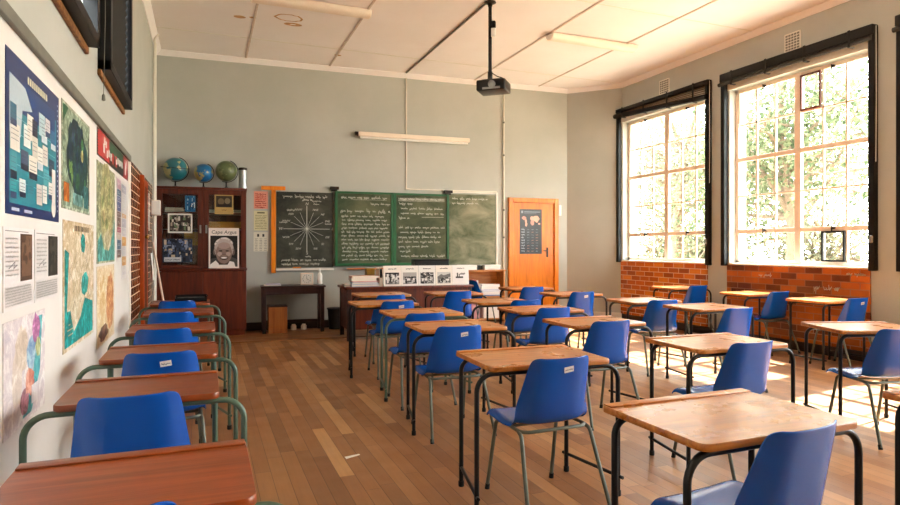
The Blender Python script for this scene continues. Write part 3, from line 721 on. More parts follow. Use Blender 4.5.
m.ell(cx, z0+.205, .112, .158, '#8d766c', y-.0007, 28); m.ell(cx, z0+.315, .085, .05, '#ab938b', y-.0009); m.ell(cx-.06, z0+.19, .035, .032, '#b7a097', y-.0009); m.ell(cx+.06, z0+.19, .035, .032, '#b39c93', y-.0009)
for s in (-1, 1):
    m.ell(cx+s*.046, z0+.236, .026, .010, '#2c211d', y-.0011); m.ell(cx+s*.048, z0+.262, .032, .007, '#8f7f79', y-.0011); m.stroke([(cx+s*.035, z0+.18), (cx+s*.066, z0+.125)], .006, y-.0011, '#4a3832')
m.ell(cx, z0+.195, .030, .024, '#86706a', y-.0012); m.ell(cx-.014, z0+.184, .008, .005, '#2c211d', y-.0014); m.ell(cx+.014, z0+.184, .008, .005, '#2c211d', y-.0014)
m.ell(cx, z0+.128, .052, .026, '#3a2521', y-.0012); m.ell(cx, z0+.134, .043, .013, '#efe9e4', y-.0014)
for k in range(60):
    a = R.uniform(.25, PI-.25); m.ell(cx+.125*math.cos(a), z0+.30+.125*math.sin(a), .014, .012, R.choice(['#cfc6c0', '#e0d9d4', '#a99c95']), y-.0013-.00001*k, 8)
print_thing('newspaper_page', 'newspaper front page with a portrait of a smiling white-haired man on the cabinet ledge', 'newspaper', on_cab(.71, -DL+.004, 1.0185), BA, m, -.04)
# books on cabinet shelves
def book(w, d, h, c, label, loc, rz, group, pages='#e6dfcf'):
    t = thing('book', label, 'book', loc, rz, group)
    m = MB(); m.span((0, 0, 0), (w, d, .004), col=lin(c)); m.span((0, 0, h-.004), (w, d, h), col=lin(c)); m.span((0, 0, 0), (.004, d, h), .001, col=lin(c)); m.build('cover', M['gloss_print'], t)
    m = MB(); m.span((.004, .003, .004), (w-.004, d-.003, h-.004), col=lin(pages)); m.build('page_block', M['print'], t); return t
z = 1.851
for k, (c, hh, ww, lab) in enumerate((('#2f5a4a', .022, .25, 'dark green book at the bottom of the stack behind the left cabinet glass'), ('#d8d4c4', .028, .26, 'white book in the middle of the stack behind the left cabinet glass'), ('#a9b39a', .024, .24, 'pale green book on top of the stack behind the left cabinet glass'))):
    book(ww, .18, hh, c, lab, on_cab(.09+.004*k, -.27, z), BA, 'books behind the cabinet glass'); z += hh+.0005
z = 1.851
for k, (c, hh, lab) in enumerate((('#1f7a5a', .030, 'green book under the pale one behind the sepia card'), ('#7fae8e', .024, 'pale green book on the pile behind the sepia card'))):
    book(.50, .2, hh, c, lab, on_cab(.70, -.28, z), BA, 'books behind the cabinet glass'); z += hh+.0005
def carton(name, label, cat, loc, rz, w, d, h, mat, col='#c08a30', group=None):
    t = thing(name, label, cat, loc, rz, group)
    m = MB(); m.span((0, 0, 0), (w, d, h-.004), .003, col=lin(col)); m.build('body', mat, t)
    m = MB(); m.span((-.003, -.003, h-.03), (w+.003, d+.003, h), .003, col=lin(col)); m.build('lid', mat, t); return t
carton('file_box', 'yellow file box behind the left cabinet glass, right of the brown folders', 'box', on_cab(.36, -.29, 1.3605), BA, .2, .2, .2, M['print'], '#b9862c', 'yellow file boxes')
carton('file_box', 'long yellow file box behind the right cabinet glass above the newspaper', 'box', on_cab(.69, -.29, 1.621), BA, .5, .2, .1, M['print'], '#b8822a', 'yellow file boxes')
for k in range(2):
    t = thing('folder', ['brown folder leaning at the far left of the middle cabinet shelf', 'dark folder beside the brown one in the cabinet'][k], 'folder', on_cab(.075+.05*k, -.28, 1.3605), BA, 'folders in the cabinet')
    m = MB(); m.span((0, 0, 0), (.03, .2, .21), .002, col=lin(['#8a4c28', '#5b2d1c'][k])); m.build('cover', M['print'], t)
# globes and canister on top
def globe(x, yy, z, r, mat, lab, tilt, band):
    t = thing('desk_globe', lab, 'globe', on_cab(x, yy, 2.226), BA, 'globes on the cabinet')
    h = z-2.226
    m = MB(); m.sphere((0, 0, 0), r, 32, 18); o = m.build('ball', mat, t); o.location = (0, 0, h); o.rotation_euler = (0, tilt, 1.0)
    m = MB(); m.lathe([(r*.62, 0), (r*.62, .008), (r*.2, .02), (.012, .03), (.010, h-r-.012), (.02, h-r-.006), (.001, h-r-.004)], 24); m.build('base', M['black'], t)
    m = MB(); rr = r+.012
    pts = [(rr*math.sin(tilt+PI*k/16*1.0), 0, rr*math.cos(tilt+PI*k/16)) for k in range(17)]
    m.tube(pts, .006, 8); o = m.build('meridian_arm', M['black'], t); o.location = (0, 0, h)
    if band:
        m = MB(); vs = []; n = 40
        for k in range(n):
            a = 2*PI*k/n
            for q, zz in ((r+.004, -.004), (r+.03, -.004), (r+.03, .004), (r+.004, .004)): vs.append((q*math.cos(a), q*math.sin(a), zz))
        m.add(vs, [[4*k+j, 4*k+(j+1) % 4, (4*k+4+(j+1) % 4) % (4*n), (4*k+4+j) % (4*n)] for k in range(n) for j in range(4)]); o = m.build('horizon_ring', M['black'], t); o.location = (0, 0, h+.02); o.rotation_euler = (.12, .05, 0)
globe(.235, -.24, 2.50, .172, M['globe_teal'], 'teal globe with a black horizon ring, leftmost on the cabinet', .3, True)
globe(.625, -.24, 2.46, .137, M['globe_blue'], 'smallest bright blue globe between the other two on the cabinet', .4, False)
globe(.95, -.24, 2.50, .158, M['globe_olive'], 'olive green globe beside the silver canister on the cabinet', .35, False)
t = thing('canister', 'silver cylinder canister with a dark lid at the right end of the cabinet top', 'canister', on_cab(1.19, -.2, 2.226), BA)
MB().lathe([(.062, 0), (.062, .30)], 24).build('body', M['metal'], t); MB().lathe([(.066, .30), (.066, .335), (.06, .34)], 24).build('lid', M['dark_metal'], t)
# papers on the back wall
def paper(t0, z0, w, h, c, lab, fn, cat='notice', group='papers pinned beside the cabinet'):
    m = MB(); m.sheet(w, h, c, .0015); fn(m, w, h); print_thing('paper_notice', lab, cat, WB(t0, .001, z0), BA, m, 0, group)
def f1(m, w, h):
    for k in range(8): cursive(m, .02, w-.03, h-.05-k*.03, .022, .006, -.0018, R, 0, 0, R.choice(['#c2402c', '#a8321f', '#d8604a']))
def f2(m, w, h):
    m.rect(.05, h-.04, w-.05, h-.02, '#55503a', -.0018)
    for k in range(9): cursive(m, .02, w-.02, h-.075-k*.026, .012, .0025, -.0018, R, 0, 0, '#6b6648')
def f3(m, w, h):
    for x in (.07, .15): m.rect(x-.015, h-.075, x+.015, h-.03, '#2c2a26', -.0018)
    for k in range(8):
        for x in (.02, .09, .16): cursive(m, x, x+.04, h-.11-k*.026, .011, .0025, -.0018, R, 0, 0, '#55524a')
paper(1.42, 1.95, .215, .28, '#e89a84', 'pink paper notice with red writing, top of three by the cabinet', f1)
paper(1.42, 1.60, .215, .315, '#d9d2a6', 'yellowish paper notice, middle of three by the cabinet', f2)
paper(1.415, 1.265, .225, .31, '#dcd8c6', 'cream paper notice with two dark pictures, lowest of three by the cabinet', f3)
# wooden T-square
t = thing('board_square', 'long orange wooden T-square hanging left of the blackboard', 'ruler', WB(1.72, .03), BA)
m = MB(); m.span((-.036, -.02, .915), (.036, -.005, 2.285), .003); m.build('blade', M['orange_wood'], t)
m = MB(); m.span((-.19, -.035, 2.25), (.185, -.02, 2.315), .004); m.build('stock', M['orange_wood'], t)
# chalkboards
def board(t0, t1, z0, z1, off, th, mat, frame, lab, write):
    o = thing('chalkboard', lab, 'blackboard', WB(t0, .001+off, 0), BA, 'chalkboard panels'); w = t1-t0
    m = MB(); m.span((0, -th, z0), (w, 0, z1), .002); m.build('writing_surface', mat, o)
    if frame:
        m = MB(); s = .045; y0, y1 = -th-.014, -.001
        m.span((-.001, y0, z0-.01), (s, y1, z1+.01), .004); m.span((w-s, y0, z0-.01), (w+.001, y1, z1+.01), .004); m.span((s, y0, z0-.01), (w-s, y1, z0+s-.01), .004); m.span((s, y0, z1-s+.02), (w-s, y1, z1+.01), .004); m.build('frame', M['board_frame'], o)
    m = MB(); write(m, w, z0, z1, -th-.0008); m.build('chalk_writing', M['chalk'], o, ang=None)
    return o
def w_left(m, w, z0, z1, y):
    cx, cz = w*.53, (z0+z1)/2+.015
    for k in range(16):
        a = k*PI/8; L = .38 if k % 4 == 0 else .29
        wd = .007 if k % 4 == 0 else .004
        m.stroke([(cx, cz), (cx+L*math.sin(a)*.98, cz+L*math.cos(a))], wd if k % 8 else .010, y-.0001*k)
    for k, s in enumerate(('N', 'NNE', 'NE', 'ENE', 'E', 'ESE', 'SE', 'SSE', 'S', 'SSW', 'SW', 'WSW', 'W', 'WNW', 'NW', 'NNW')):
        a = k*PI/8; L = .40 if k % 4 == 0 else .345
        m.text(s, cx+L*1.04*math.sin(a), cz+L*math.cos(a)-.018+(.01 if k == 0 else 0), .062 if k % 4 == 0 else .045, y, shear=.2, align='CENTER')
    cursive(m, .10, w-.10, z1-.085, .05, .0045, y, R); cursive(m, w*.45, w*.62, z1-.135, .035, .005, y, R)
    for k, n in enumerate((.30, .16, .33, .18)): cursive(m, w*.62+.02*k, w*.62+.02*k+n*.6, z1-.15-.05*k, .03, .003, y, R) if k < 2 else None
    cursive(m, .08, w-.12, z0+.115, .042, .0045, y, R); cursive(m, .08, w-.22, z0+.05, .04, .0045, y, R)
    cursive(m, w*.18, w*.32, cz+.30, .03, .004, y, R); cursive(m, w*.05, w*.2, cz+.10, .03, .004, y, R); cursive(m, w*.85, w*.97, cz+.08, .03, .004, y, R); cursive(m, w*.5, w*.6, cz-.46, .03, .004, y, R)
def w_mid(m, w, z0, z1, y):
    cursive(m, .10, w-.12, z1-.10, .05, .0055, y, R); cursive(m, .60, w-.06, z1-.20, .042, .0048, y, R)
    m.stroke([(.30, z1-.125), (w-.12, z1-.12)], .004, y)
    cursive(m, .09, w-.06, z1-.33, .06, .0055, y, R)
    for k in range(12): cursive(m, .11+R.uniform(-.02, .02), (w-.07)*R.choice((1, 1, .95, .45 if k in (4, 8) else .92)), z1-.41-k*.066, .042, .0048, y, R)
def w_mid2(m, w, z0, z1, y):
    for k in range(13):
        if k == 5: continue
        z = z1-.10-k*.082
        cursive(m, .10+R.uniform(-.02, .03), (w-.08)*(1, .42, 1, 1, .3, 1, 1, .9, .98, .9, .7, .35, 1)[k], z, .046, .005, y, R)
    m.stroke([(.5, z1-.40), (w-.10, z1-.395)], .006, y)
    for k in range(10): m.stroke([(.08, z1-.075-.006*k), (w-.08, z1-.07-.006*k)], .002, y-.0001)
def w_right(m, w, z0, z1, y):
    cursive(m, .05, w*.82, z1-.09, .042, .0048, y, R); cursive(m, .05, w*.62, z1-.17, .042, .0048, y, R)
board(1.765, 2.675, 1.0, 2.235, .01, .012, M['board_dark'], False, 'dark blackboard panel with a chalk compass rose, leftmost of four', w_left)
board(2.70, 3.695, 1.03, 2.255, .045, .014, M['board_green'], True, 'green-framed chalkboard full of chalk notes, second panel from the left', w_mid)
board(3.70, 4.70, 1.03, 2.255, .045, .014, M['board_green'], True, 'green-framed chalkboard with chalk notes and a blank gap, third panel', w_mid2)
board(4.72, 5.61, 1.02, 2.28, .01, .012, M['board_pale'], False, 'dusty half-erased chalkboard panel with two chalk lines, rightmost', w_right)
for tt, lab in ((2.69, 'dark board bracket at the top left corner of the green-framed panels'), (4.69, 'dark board bracket at the top right corner of the green-framed panels')):
    m = MB(); m.span((-.075, -.085, 0), (.075, -.03, .05), .004); m.span((-.05, -.05, -.03), (.05, -.001, .045), .003); tag(m.build('board_bracket', M['dark_metal'], None, WB(tt, .001, 2.288), BA), lab, 'bracket', 'board brackets')
m = MB(); m.span((0, -.085, .955), (.92, -.002, .975), .003); m.span((0, -.085, .975), (.92, -.075, .99), .003); tag(m.build('chalk_tray', M['white_paint'], None, WB(1.76, .001), BA), 'white chalk tray below the compass-rose blackboard', 'tray')
m = MB(); m.span((0, -.10, .962), (.72, -.002, .98), .003); tag(m.build('chalk_ledge', M['orange_wood'], None, WB(2.90, .001), BA), 'narrow orange wooden ledge below the second chalkboard panel', 'ledge')
t = thing('board_duster', 'wooden board duster lying on the white chalk tray', 'eraser', WB(2.02, .05, .976), BA); m = MB(); m.span((0, -.02, 0), (.13, .02, .018), .002); m.build('felt', M['dark_blind'], t); m = MB(); m.span((0, -.022, .018), (.13, .022, .035), .005); m.build('handle', M['orange_wood'], t)
m = MB(); m.span((0, -.02, 1.0), (.03, 0, 2.33), .003); m.span((-.9, -.02, 2.305), (0, 0, 2.325), .002); struct(m.build('trim_30', M['white_paint'], None, WB(5.625, .001), BA))
# conduits and pipe
m = MB(); m.span((-.011, -.02, 2.335), (.011, 0, ZC-.06), .004); m.span((-.011, -.02, 2.33), (1.70, 0, 2.352), .004); tag(m.build('wall_conduit', M['pipe_white'], None, WB(3.935, .001), BA), 'white cable conduit dropping to above the chalkboards and turning right', 'conduit')
m = MB(); m.span((3.19, 6.78, ZC-.022), (3.212, 9.98, ZC-.0005), .004); tag(m.build('ceiling_conduit', M['rail'], None), 'cable conduit running along the ceiling to the projector', 'conduit')
m = MB(); m.tube([(0, -.022, .14), (0, -.022, ZC-.08)], .014, 10); o = m.build('wall_pipe', M['pipe_white'], None, WB(5.775, .001), BA); tag(o, 'thin white vertical pipe between the chalkboard and the orange door', 'pipe')
m = MB()
for zz in (.6, 1.5, 2.0, 3.0, 3.6): m.lathe([(.019, 0), (.019, .03)], 12, (0, -.022, zz))
m.build('pipe_clip', M['rail'], o)
m = MB(); m.tube(fillet([(XL+.03, 9.50, .02), (XL+.03, 9.50, 4.0), (XL+.05, 9.3, 4.2), (XL+.10, 9.3, 4.26)], .06), .016, 10); m.tube([(XL+.03, 9.68, .02), (XL+.03, 9.68, 4.25)], .02, 10)
tag(m.build('corner_pipe', M['pipe_white']), 'pair of white pipes running up the left corner of the room', 'pipe')
# wall batten light
t = thing('wall_light', 'long cream batten light mounted on the back wall above the chalkboards', 'lamp', WB(3.06, .001, 3.2), BA)
m = MB(); m.span((.03, -.10, .0), (2.02, -.05, .075), .006); m.build('batten', M['lamp'], t)
m = MB(); m.tube([(.06, -.08, -.022), (1.99, -.08, -.022)], .019, 12); m.build('tube_lamp', M['plastic_white'], t)
m = MB()
for x in (.05, 1.0, 1.95): m.span((x-.02, -.06, .01), (x+.02, 0, .06), .003)
m.span((-.03, -.09, .0), (.028, -.05, .07), .004); m.build('bracket', M['dark_metal'], t)
# orange door in the back wall
t = thing('door_1', None, None, WB(5.87, .001), BA, kind='structure')
m = MB(); m.span((0, -.06, 0), (.085, 0, 2.245), .004); m.span((.935, -.06, 0), (1.02, 0, 2.245), .004); m.span((.085, -.06, 2.16), (.935, 0, 2.245), .004); m.build('door_frame', M['orange_wood'], t)
m = MB(); m.span((.085, -.025, .01), (.935, 0, 2.16), .003); m.build('door_leaf', M['orange_wood'], t)
m = MB(); m.span((.775, -.032, 1.15), (.815, -.025, 1.33), .003); m.tube(fillet([(.795, -.03, 1.27), (.795, -.065, 1.27), (.70, -.068, 1.27)], .015, 4), .009, 8); m.build('door_handle', M['dark_metal'], t)
# poster on the door
m = MB(); w, h = .455, .83; m.sheet(w, h, '#23272b', .0015); y = -.0018
m.rect(.03, h-.075, .07, h-.03, '#8d9498', y); m.rect(.09, h-.06, .42, h-.04, '#7d868b', y); m.rect(.09, h-.085, .34, h-.075, '#5d666b', y)
for cx, cz, rx, rz in ((.09, .665, .045, .04), (.125, .61, .02, .035), (.13, .55, .022, .045), (.25, .66, .035, .04), (.255, .58, .04, .05), (.33, .66, .07, .055), (.35, .61, .03, .03), (.40, .56, .025, .018)): m.ell(cx, cz, rx, rz, R.choice(['#d89a86', '#e2ab92', '#c4907e']), y, 14, wob=.18)
for k in range(9):
    cursive(m, .03, .10, .45-k*.05, .03, .006, y, R, 0, 0, '#aeb6ba')
    for x in (.15, .24, .33): cursive(m, x, x+.045, .45-k*.05, .016, .004, y, R, 0, 0, R.choice(['#9aa2a6', '#c08a78', '#7f888c']))
print_thing('door_poster', 'black poster with a pink world map on the orange door', 'poster', WB(6.095, .0275, 1.21), BA, m, mat='gloss_print')
# switch box by the door
t = thing('light_switch', 'white switch box beside the top of the orange door', 'switch', WB(6.91, .001, 1.93), BA); m = MB(); m.span((0, -.03, 0), (.055, 0, .2), .005); m.build('cover_plate', M['plastic_white'], t); m = MB(); m.span((.018, -.036, .08), (.037, -.03, .12), .002); m.build('rocker', M['plastic_white'], t)
t = thing('junction_box', 'cream electrical box on the left corner beside the cabinet', 'electrical box', (XL, 9.36, 1.775), 0); m = MB(); m.span((.001, 0, 0), (.118, .1, .21), .006); m.build('body', M['pipe_white'], t); m = MB(); m.span((.006, -.006, .01), (.112, 0, .20), .002); m.build('cover_plate', M['plastic_white'], t)
# side table with stool, bin and small things
def table(name, label, cat, loc, rz, w, d, h, top_m, leg_m, s=.055, apron=.1, rail=True):
    t = thing(name, label, cat, loc, rz)
    m = MB(); m.span((-.02, -d-.02, h-.028), (w+.02, 0, h), .005, 2); m.build('table_top', top_m, t)
    for x in (0, w-s):
        for y in (-d, -s-.01): m = MB(); m.span((x, y, 0), (x+s, y+s, h-.028), .003); m.build('leg', leg_m, t)
    m = MB(); m.span((s, -d+.01, h-.028-apron), (w-s, -d+.03, h-.028), .002); m.span((s, -.045, h-.028-apron), (w-s, -.025, h-.028), .002)
    for x in (.01, w-.03): m.span((x, -d+s, h-.028-apron), (x+.02, -.06, h-.028), .002)
    m.build('apron', leg_m, t)
    if rail: m = MB(); m.span((s, -.05, .12), (w-s, -.025, .17), .003); m.build('stretcher', leg_m, t)
    return t
table('side_table', 'small dark wooden table under the compass-rose blackboard', 'table', WB(1.53, .10), BA, .93, .47, .735, M['case_dark'], M['case_dark'])
m = MB(); m.span((0, 0, 0), (.28, .28, .41), .006)
t = thing('wooden_box', 'orange-brown wooden box standing under the small dark table', 'box', WB(1.62, .53, .0), BA); m.build('body', M['box_wood'], t); m = MB(); m.span((-.004, -.004, .41), (.284, .284, .43), .004); m.build('lid', M['case_dark'], t)
t = thing('waste_bin', 'black round waste bin beside the small dark table', 'bin', WB(2.68, .30), BA); m = MB(); m.lathe([(.11, 0), (.135, .33), (.142, .33), (.142, .345), (.128, .345), (.105, .012), (.001, .012)], 28); m.build('body', M['bin'], t)
m = MB(); m.lathe([(.138, .0), (.148, .003), (.148, .022), (.138, .025)], 28, (0, 0, .33)); m.build('rim', M['bin'], t)
zt = .7355
for k, lab in enumerate(('lowest white paper booklet on the left of the small dark table', 'upper lilac paper booklet on the left of the small dark table')):
    m = MB(); m.span((0, 0, 0), (.25-.03*k, .17, .015), .002, col=lin(['#e8e2dc', '#cfc4d8'][k])); o = m.build('booklet', M['print'], None, WB(1.56+.02*k, .45, zt+.0155*k), BA-.05*k); tag(o, lab, 'booklet', 'booklets on the small table')
t = thing('desk_clock', 'small white square clock standing on the small dark table', 'clock', WB(2.12, .3, zt), BA-.2)
m = MB(); m.span((0, -.03, 0), (.2, 0, .19), .008, 2); m.build('case', M['frame_cream'], t); m = MB(); m.sheet(.165, .155, '#efece4', .001, 0, .0175, .0175)
for k in range(12): a = k*PI/6; m.ell(.1+.06*math.sin(a), .095+.06*math.cos(a), .006, .006, '#2a2a2a', -.0014, 8)
m.stroke([(.1, .095), (.1, .14)], .006, -.0015, '#2a2a2a'); m.stroke([(.1, .095), (.13, .08)], .006, -.0016, '#2a2a2a'); o = m.build('dial', M['print'], t); o.location = (0, -.0305, 0)
t = thing('plastic_bottle', 'white plastic bottle beside the clock on the small dark table', 'bottle', WB(2.42, .3, zt), BA); MB().lathe([(.03, 0), (.042, .008), (.042, .14), (.035, .17), (.014, .195), (.014, .21)], 20).build('body', M['plastic_white'], t); MB().lathe([(.018, .205), (.018, .225), (.009, .235), (.006, .265)], 16).build('cap', M['plastic_white'], t)
for k, lab in enumerate(('left small glass jar on the floor under the dark table', 'right small glass jar on the floor under the dark table')):
    o = MB().lathe([(.03, 0), (.045, .01), (.045, .07), (.03, .09), (.03, .1), (.026, .1), (.026, .088), (.04, .068), (.04, .014), (.001, .012)], 16).build('glass_jar', M['lime'], None, WB(2.02+.16*k, .2), BA); tag(o, lab, 'jar', 'jars under the table')
# teacher's table
TX, TY, TW, TD, TH = 1.86, 8.50, 1.88, .72, .765
t = thing('teacher_table', 'long dark brown teacher table in front of the green chalkboards', 'table', (TX, TY, 0), BA)
m = MB(); m.span((-.03, -.02, TH-.035), (TW+.02, TD, TH), .005, 2); m.build('table_top', M['case'], t)
for x in (.0, TW-.06):
    for y in (.02, TD-.08): m = MB(); m.span((x, y, 0), (x+.06, y+.06, TH-.035), .004); m.build('leg', M['case_dark'], t)
m = MB(); m.span((.06, .03, .16), (TW-.06, .05, TH-.035), .002); m.build('modesty_panel', M['case'], t)
for x in (.01, TW-.03): MB().span((x, .08, .16), (x+.02, TD-.08, TH-.035)).build('end_panel', M['case'], t)
def ont(x, y, z): p = Matrix.Rotation(BA, 3, 'Z') @ Vector((x, y, 0)); return (TX+p.x, TY+p.y, z)
z = TH+.0005
stack = [('#7f93c4', .036, .40, 'lilac blue book at the bottom of the stack on the teacher table'), ('#aebbd8', .026, .37, 'pale blue book second from the bottom of the stack on the teacher table'), ('#d4584a', .014, .38, 'thin red-edged booklet in the middle of the stack on the teacher table'), ('#e6dcd4', .044, .37, 'thick cream book near the top of the stack on the teacher table'), ('#e8b8a4', .030, .40, 'pinkish book on top of the stack on the teacher table')]
for k, (c, hh, ww, lab) in enumerate(stack): book(ww, .22, hh, c, lab, ont(.075+.01*(k % 3), .10, z), BA+.03*(k-2), 'stack of books on the teacher table'); z += hh+.0008
z = TH+.0005
for k, (c, lab) in enumerate((('#5b3a2a', 'brown lower notebook left of the book stack on the teacher table'), ('#c9b8a8', 'pale upper notebook left of the book stack on the teacher table'))): book(.095, .16, .018, c, lab, ont(-.03+.01*k, .12, z), BA+.06*k, 'notebooks left of the stack'); z += .0185
t = thing('magazine_rack', 'cream magazine holder standing between the book stack and the pamphlets', 'holder', ont(.485, .12, TH+.0005), BA)
m = MB(); m.span((0, 0, 0), (.05, .24, .006)); m.span((0, 0, 0), (.005, .24, .25)); m.span((.045, 0, 0), (.05, .24, .25)); m.span((0, .234, 0), (.05, .24, .27)); m.span((0, 0, 0), (.05, .006, .12)); m.build('body', M['frame_cream'], t); m = MB(); m.span((.007, .03, .008), (.043, .22, .245), .002); m.build('filing', M['dark_blind'], t)
def pamphlet(k, x):
    w, h = .262, .295; m = MB(); m.sheet(w, h, ['#efe6de', '#ece6e0', '#e9e6e2', '#eee6dc', '#f1ece8'][k], .002); y = -.0024; q = random.Random(k+3)
    cursive(m, .07, w-.07, h-.05, .018, .004, y, q, 0, 0, '#3a3634')
    if k < 4:
        x0, x1, z0, z1 = .025, w-.03, .025, h-.10
        m.rect(x0, z0, x1, z1, '#8d8a88', y)
        for j in range(90):
            a, c = q.uniform(x0, x1-.02), q.uniform(z0, z1-.02); m.rect(a, c, min(x1, a+q.uniform(.006, .05)), min(z1, c+q.uniform(.006, .05)), q.choice(['#1b1a1a', '#2c2a2a', '#e6e2de', '#575453', '#b9b5b2']), y-.00002*(j+1))
        if k == 0: m.rect(x0+.02, z0+.02, x0+.05, z1, '#d8d4d0', y-.003); m.rect(x0, z1-.02, x1, z1, '#1b1a1a', y-.0031)
        if k == 1: m.rect(x0, z1-.06, x1, z1, '#a9a5a2', y-.003)
        if k == 3: m.rect(x0, z1-.07, x1, z1, '#c9c5c2', y-.003); m.poly([(x0, z1-.07), (x0+.06, z1-.03), (x0+.1, z1-.05), (x1, z1-.02), (x1, z1-.075), (x0, z1-.09)], '#6d6a68', y-.0031)
    else:
        m.rect(.05, .10, .17, .125, '#3a3634', y); m.rect(.07, .125, .09, .18, '#3a3634', y); m.rect(.10, .125, .115, .165, '#3a3634', y)
        for j in range(9): m.ell(.13+.008*j, .16+.004*(j % 3), .012, .012, '#8a8684', y-.0001*(j+1), 10)
    lab = ['pamphlet with a dark crowd photo, first from the left on the teacher table', 'pamphlet with a city photo, second from the left on the teacher table', 'pamphlet with a dark-topped photo, middle of the five on the teacher table', 'pamphlet with a landscape photo, fourth from the left on the teacher table', 'pale pamphlet with a small ship-like drawing, rightmost on the teacher table'][k]
    print_thing('pamphlet', lab, 'pamphlet', ont(x, .085, TH+.001), BA, m, -.10, 'pamphlets displayed on the teacher table')
for k, x in enumerate((.54, .805, 1.07, 1.335, 1.60)): pamphlet(k, x)
t = thing('storage_case', 'black case standing behind the pamphlets on the teacher table', 'case', ont(1.04, .20, TH+.0005), BA); m = MB(); m.span((0, 0, 0), (.54, .2, .36), .006); m.build('body', M['black'], t); m = MB(); m.span((-.004, -.004, .36), (.544, .204, .385), .006); m.build('lid', M['black'], t)
carton('file_box', 'yellow and brown box at the back of the teacher table near the book stack', 'box', ont(.36, .42, TH+.0005), BA, .12, .16, .25, M['print'], '#b08a3a', 'yellow file boxes')
# low shelf by the door
SX = 4.79
t = thing('low_shelf', 'low light-wood open shelf between the teacher table and the orange door', 'shelf', WB(SX, .03), BA); w, d, h = .87, .30, .935
m = MB(); m.span((0, -d, 0), (.025, 0, h-.03), .003); m.span((w-.025, -d, 0), (w, 0, h-.03), .003); m.span((.025, -.012, .05), (w-.025, 0, h-.03)); m.build('side_panel', M['shelf_wood'], t)
m = MB(); m.span((-.015, -d-.015, h-.03), (w+.015, 0, h), .004); m.build('top', M['shelf_wood'], t)
for z in (.06, .45): m = MB(); m.span((.025, -d, z), (w-.025, -.012, z+.022), .002); m.build('shelf', M['shelf_wood'], t)
def ons(x, y, z): return WB(SX+x, .03-y, z)
z = .4725
for k, (c, hh, lab) in enumerate((('#5f7fb0', .02, 'blue folder at the bottom of the paper stack in the low shelf'), ('#e9e7e6', .05, 'thick white paper pile low in the low shelf stack'), ('#d8dbe4', .03, 'greyish paper pile in the middle of the low shelf stack'), ('#b9c4dc', .015, 'thin pale blue folder in the low shelf stack'), ('#efecea', .06, 'thick white paper pile at the top of the low shelf stack'), ('#f3f1ef', .03, 'topmost white paper sheaf in the low shelf stack'))):
    m = MB(); m.span((0, 0, 0), (.36-.01*(k % 2), .22, hh), .003, col=lin(c)); o = m.build('paper_pile', M['print'], None, ons(.42+.012*(k % 3), -.27, z), BA+.02*(k-2)); tag(o, lab, 'papers', 'papers in the low shelf'); z += hh+.0006
for k, (c, x, lab) in enumerate((('#b3242a', .30, 'red upright folder in the low shelf'), ('#20202a', .26, 'black upright folder in the low shelf'), ('#eceae6', .34, 'white upright folder in the low shelf'))):
    m = MB(); m.span((0, 0, 0), (.034, .22, .28), .002, col=lin(c)); o = m.build('folder', M['print'], None, ons(x, -.27, .473), BA); tag(o, lab, 'folder', 'folders in the low shelf')
for k, (x, lab) in enumerate(((.05, 'left white carton on top of the low wooden shelf'), (.50, 'right white carton on top of the low wooden shelf'))): carton('carton', lab, 'box', ons(x, -.26, h+.0005), BA, .30, .2, .085, M['print'], '#f0eeea', 'white cartons on the low shelf')
m = MB(); m.span((0, 0, 0), (.1, .12, .075), .004); tag(m.build('black_tin', M['dark_blind'], None, ons(.375, -.22, h+.0005), BA), 'dark tin between two white cartons on the low shelf', 'tin')
carton('carton', 'pink carton on the lower board of the low shelf', 'box', ons(.10, -.27, .083), BA, .30, .22, .26, M['print'], '#e8b0b4', 'cartons low in the shelf')
carton('carton', 'white carton on the lower board of the low shelf', 'box', ons(.47, -.27, .083), BA, .30, .22, .28, M['print'], '#efeae6', 'cartons low in the shelf')
# projector on its pole
t = thing('ceiling_projector', 'black projector hanging on a long black pole from the ceiling', 'projector', (3.24, 6.75, ZC), -.72)
m = MB(); m.lathe([(.0, -.001), (.07, -.001), (.075, -.012), (.03, -.03), (.025, -.06)], 20); m.build('ceiling_mount', M['dark_metal'], t)
m = MB(); m.tube([(0, 0, -.03), (0, 0, -.93)], .022, 14); m.tube([(0, 0, -.86), (0, 0, -.97)], .03, 14); m.build('pole', M['projector'], t)
m = MB(); m.span((-.18, -.15, -1.12), (.18, .15, -.99), .02, 3); m.span((-.12, -.1, -.99), (.12, .1, -.975), .005); body = m.build('body', M['projector'], t); body.location = (.05, -.02, 0)
m = MB(); m.lathe([(.045, 0), (.045, .02), (.035, .02), (.034, .006), (.001, .004)], 20, T=Matrix.Translation((.02, -.15, -1.055)) @ Matrix.Rotation(PI/2, 4, 'X')); m.span((-.10, -.153, -1.11), (.12, -.149, -1.085), .001); m.build('lens', M['metal'], body)
m = MB(); m.tube(fillet([(.0, -.025, -.86), (.10, -.03, -.93), (.17, 0, -.95), (.19, .02, -1.05), (.15, .05, -1.12)], .04, 5), .006, 8); m.build('cable', M['rubber'], t)
m = MB(); m.span((.02, -.045, -.33), (.075, -.0, -.25), .006); m.span((.022, -.04, -.44), (.072, -.0, -.335), .004, mat=1); m.build('plug_box', [M['black'], M['plastic_white']], t)
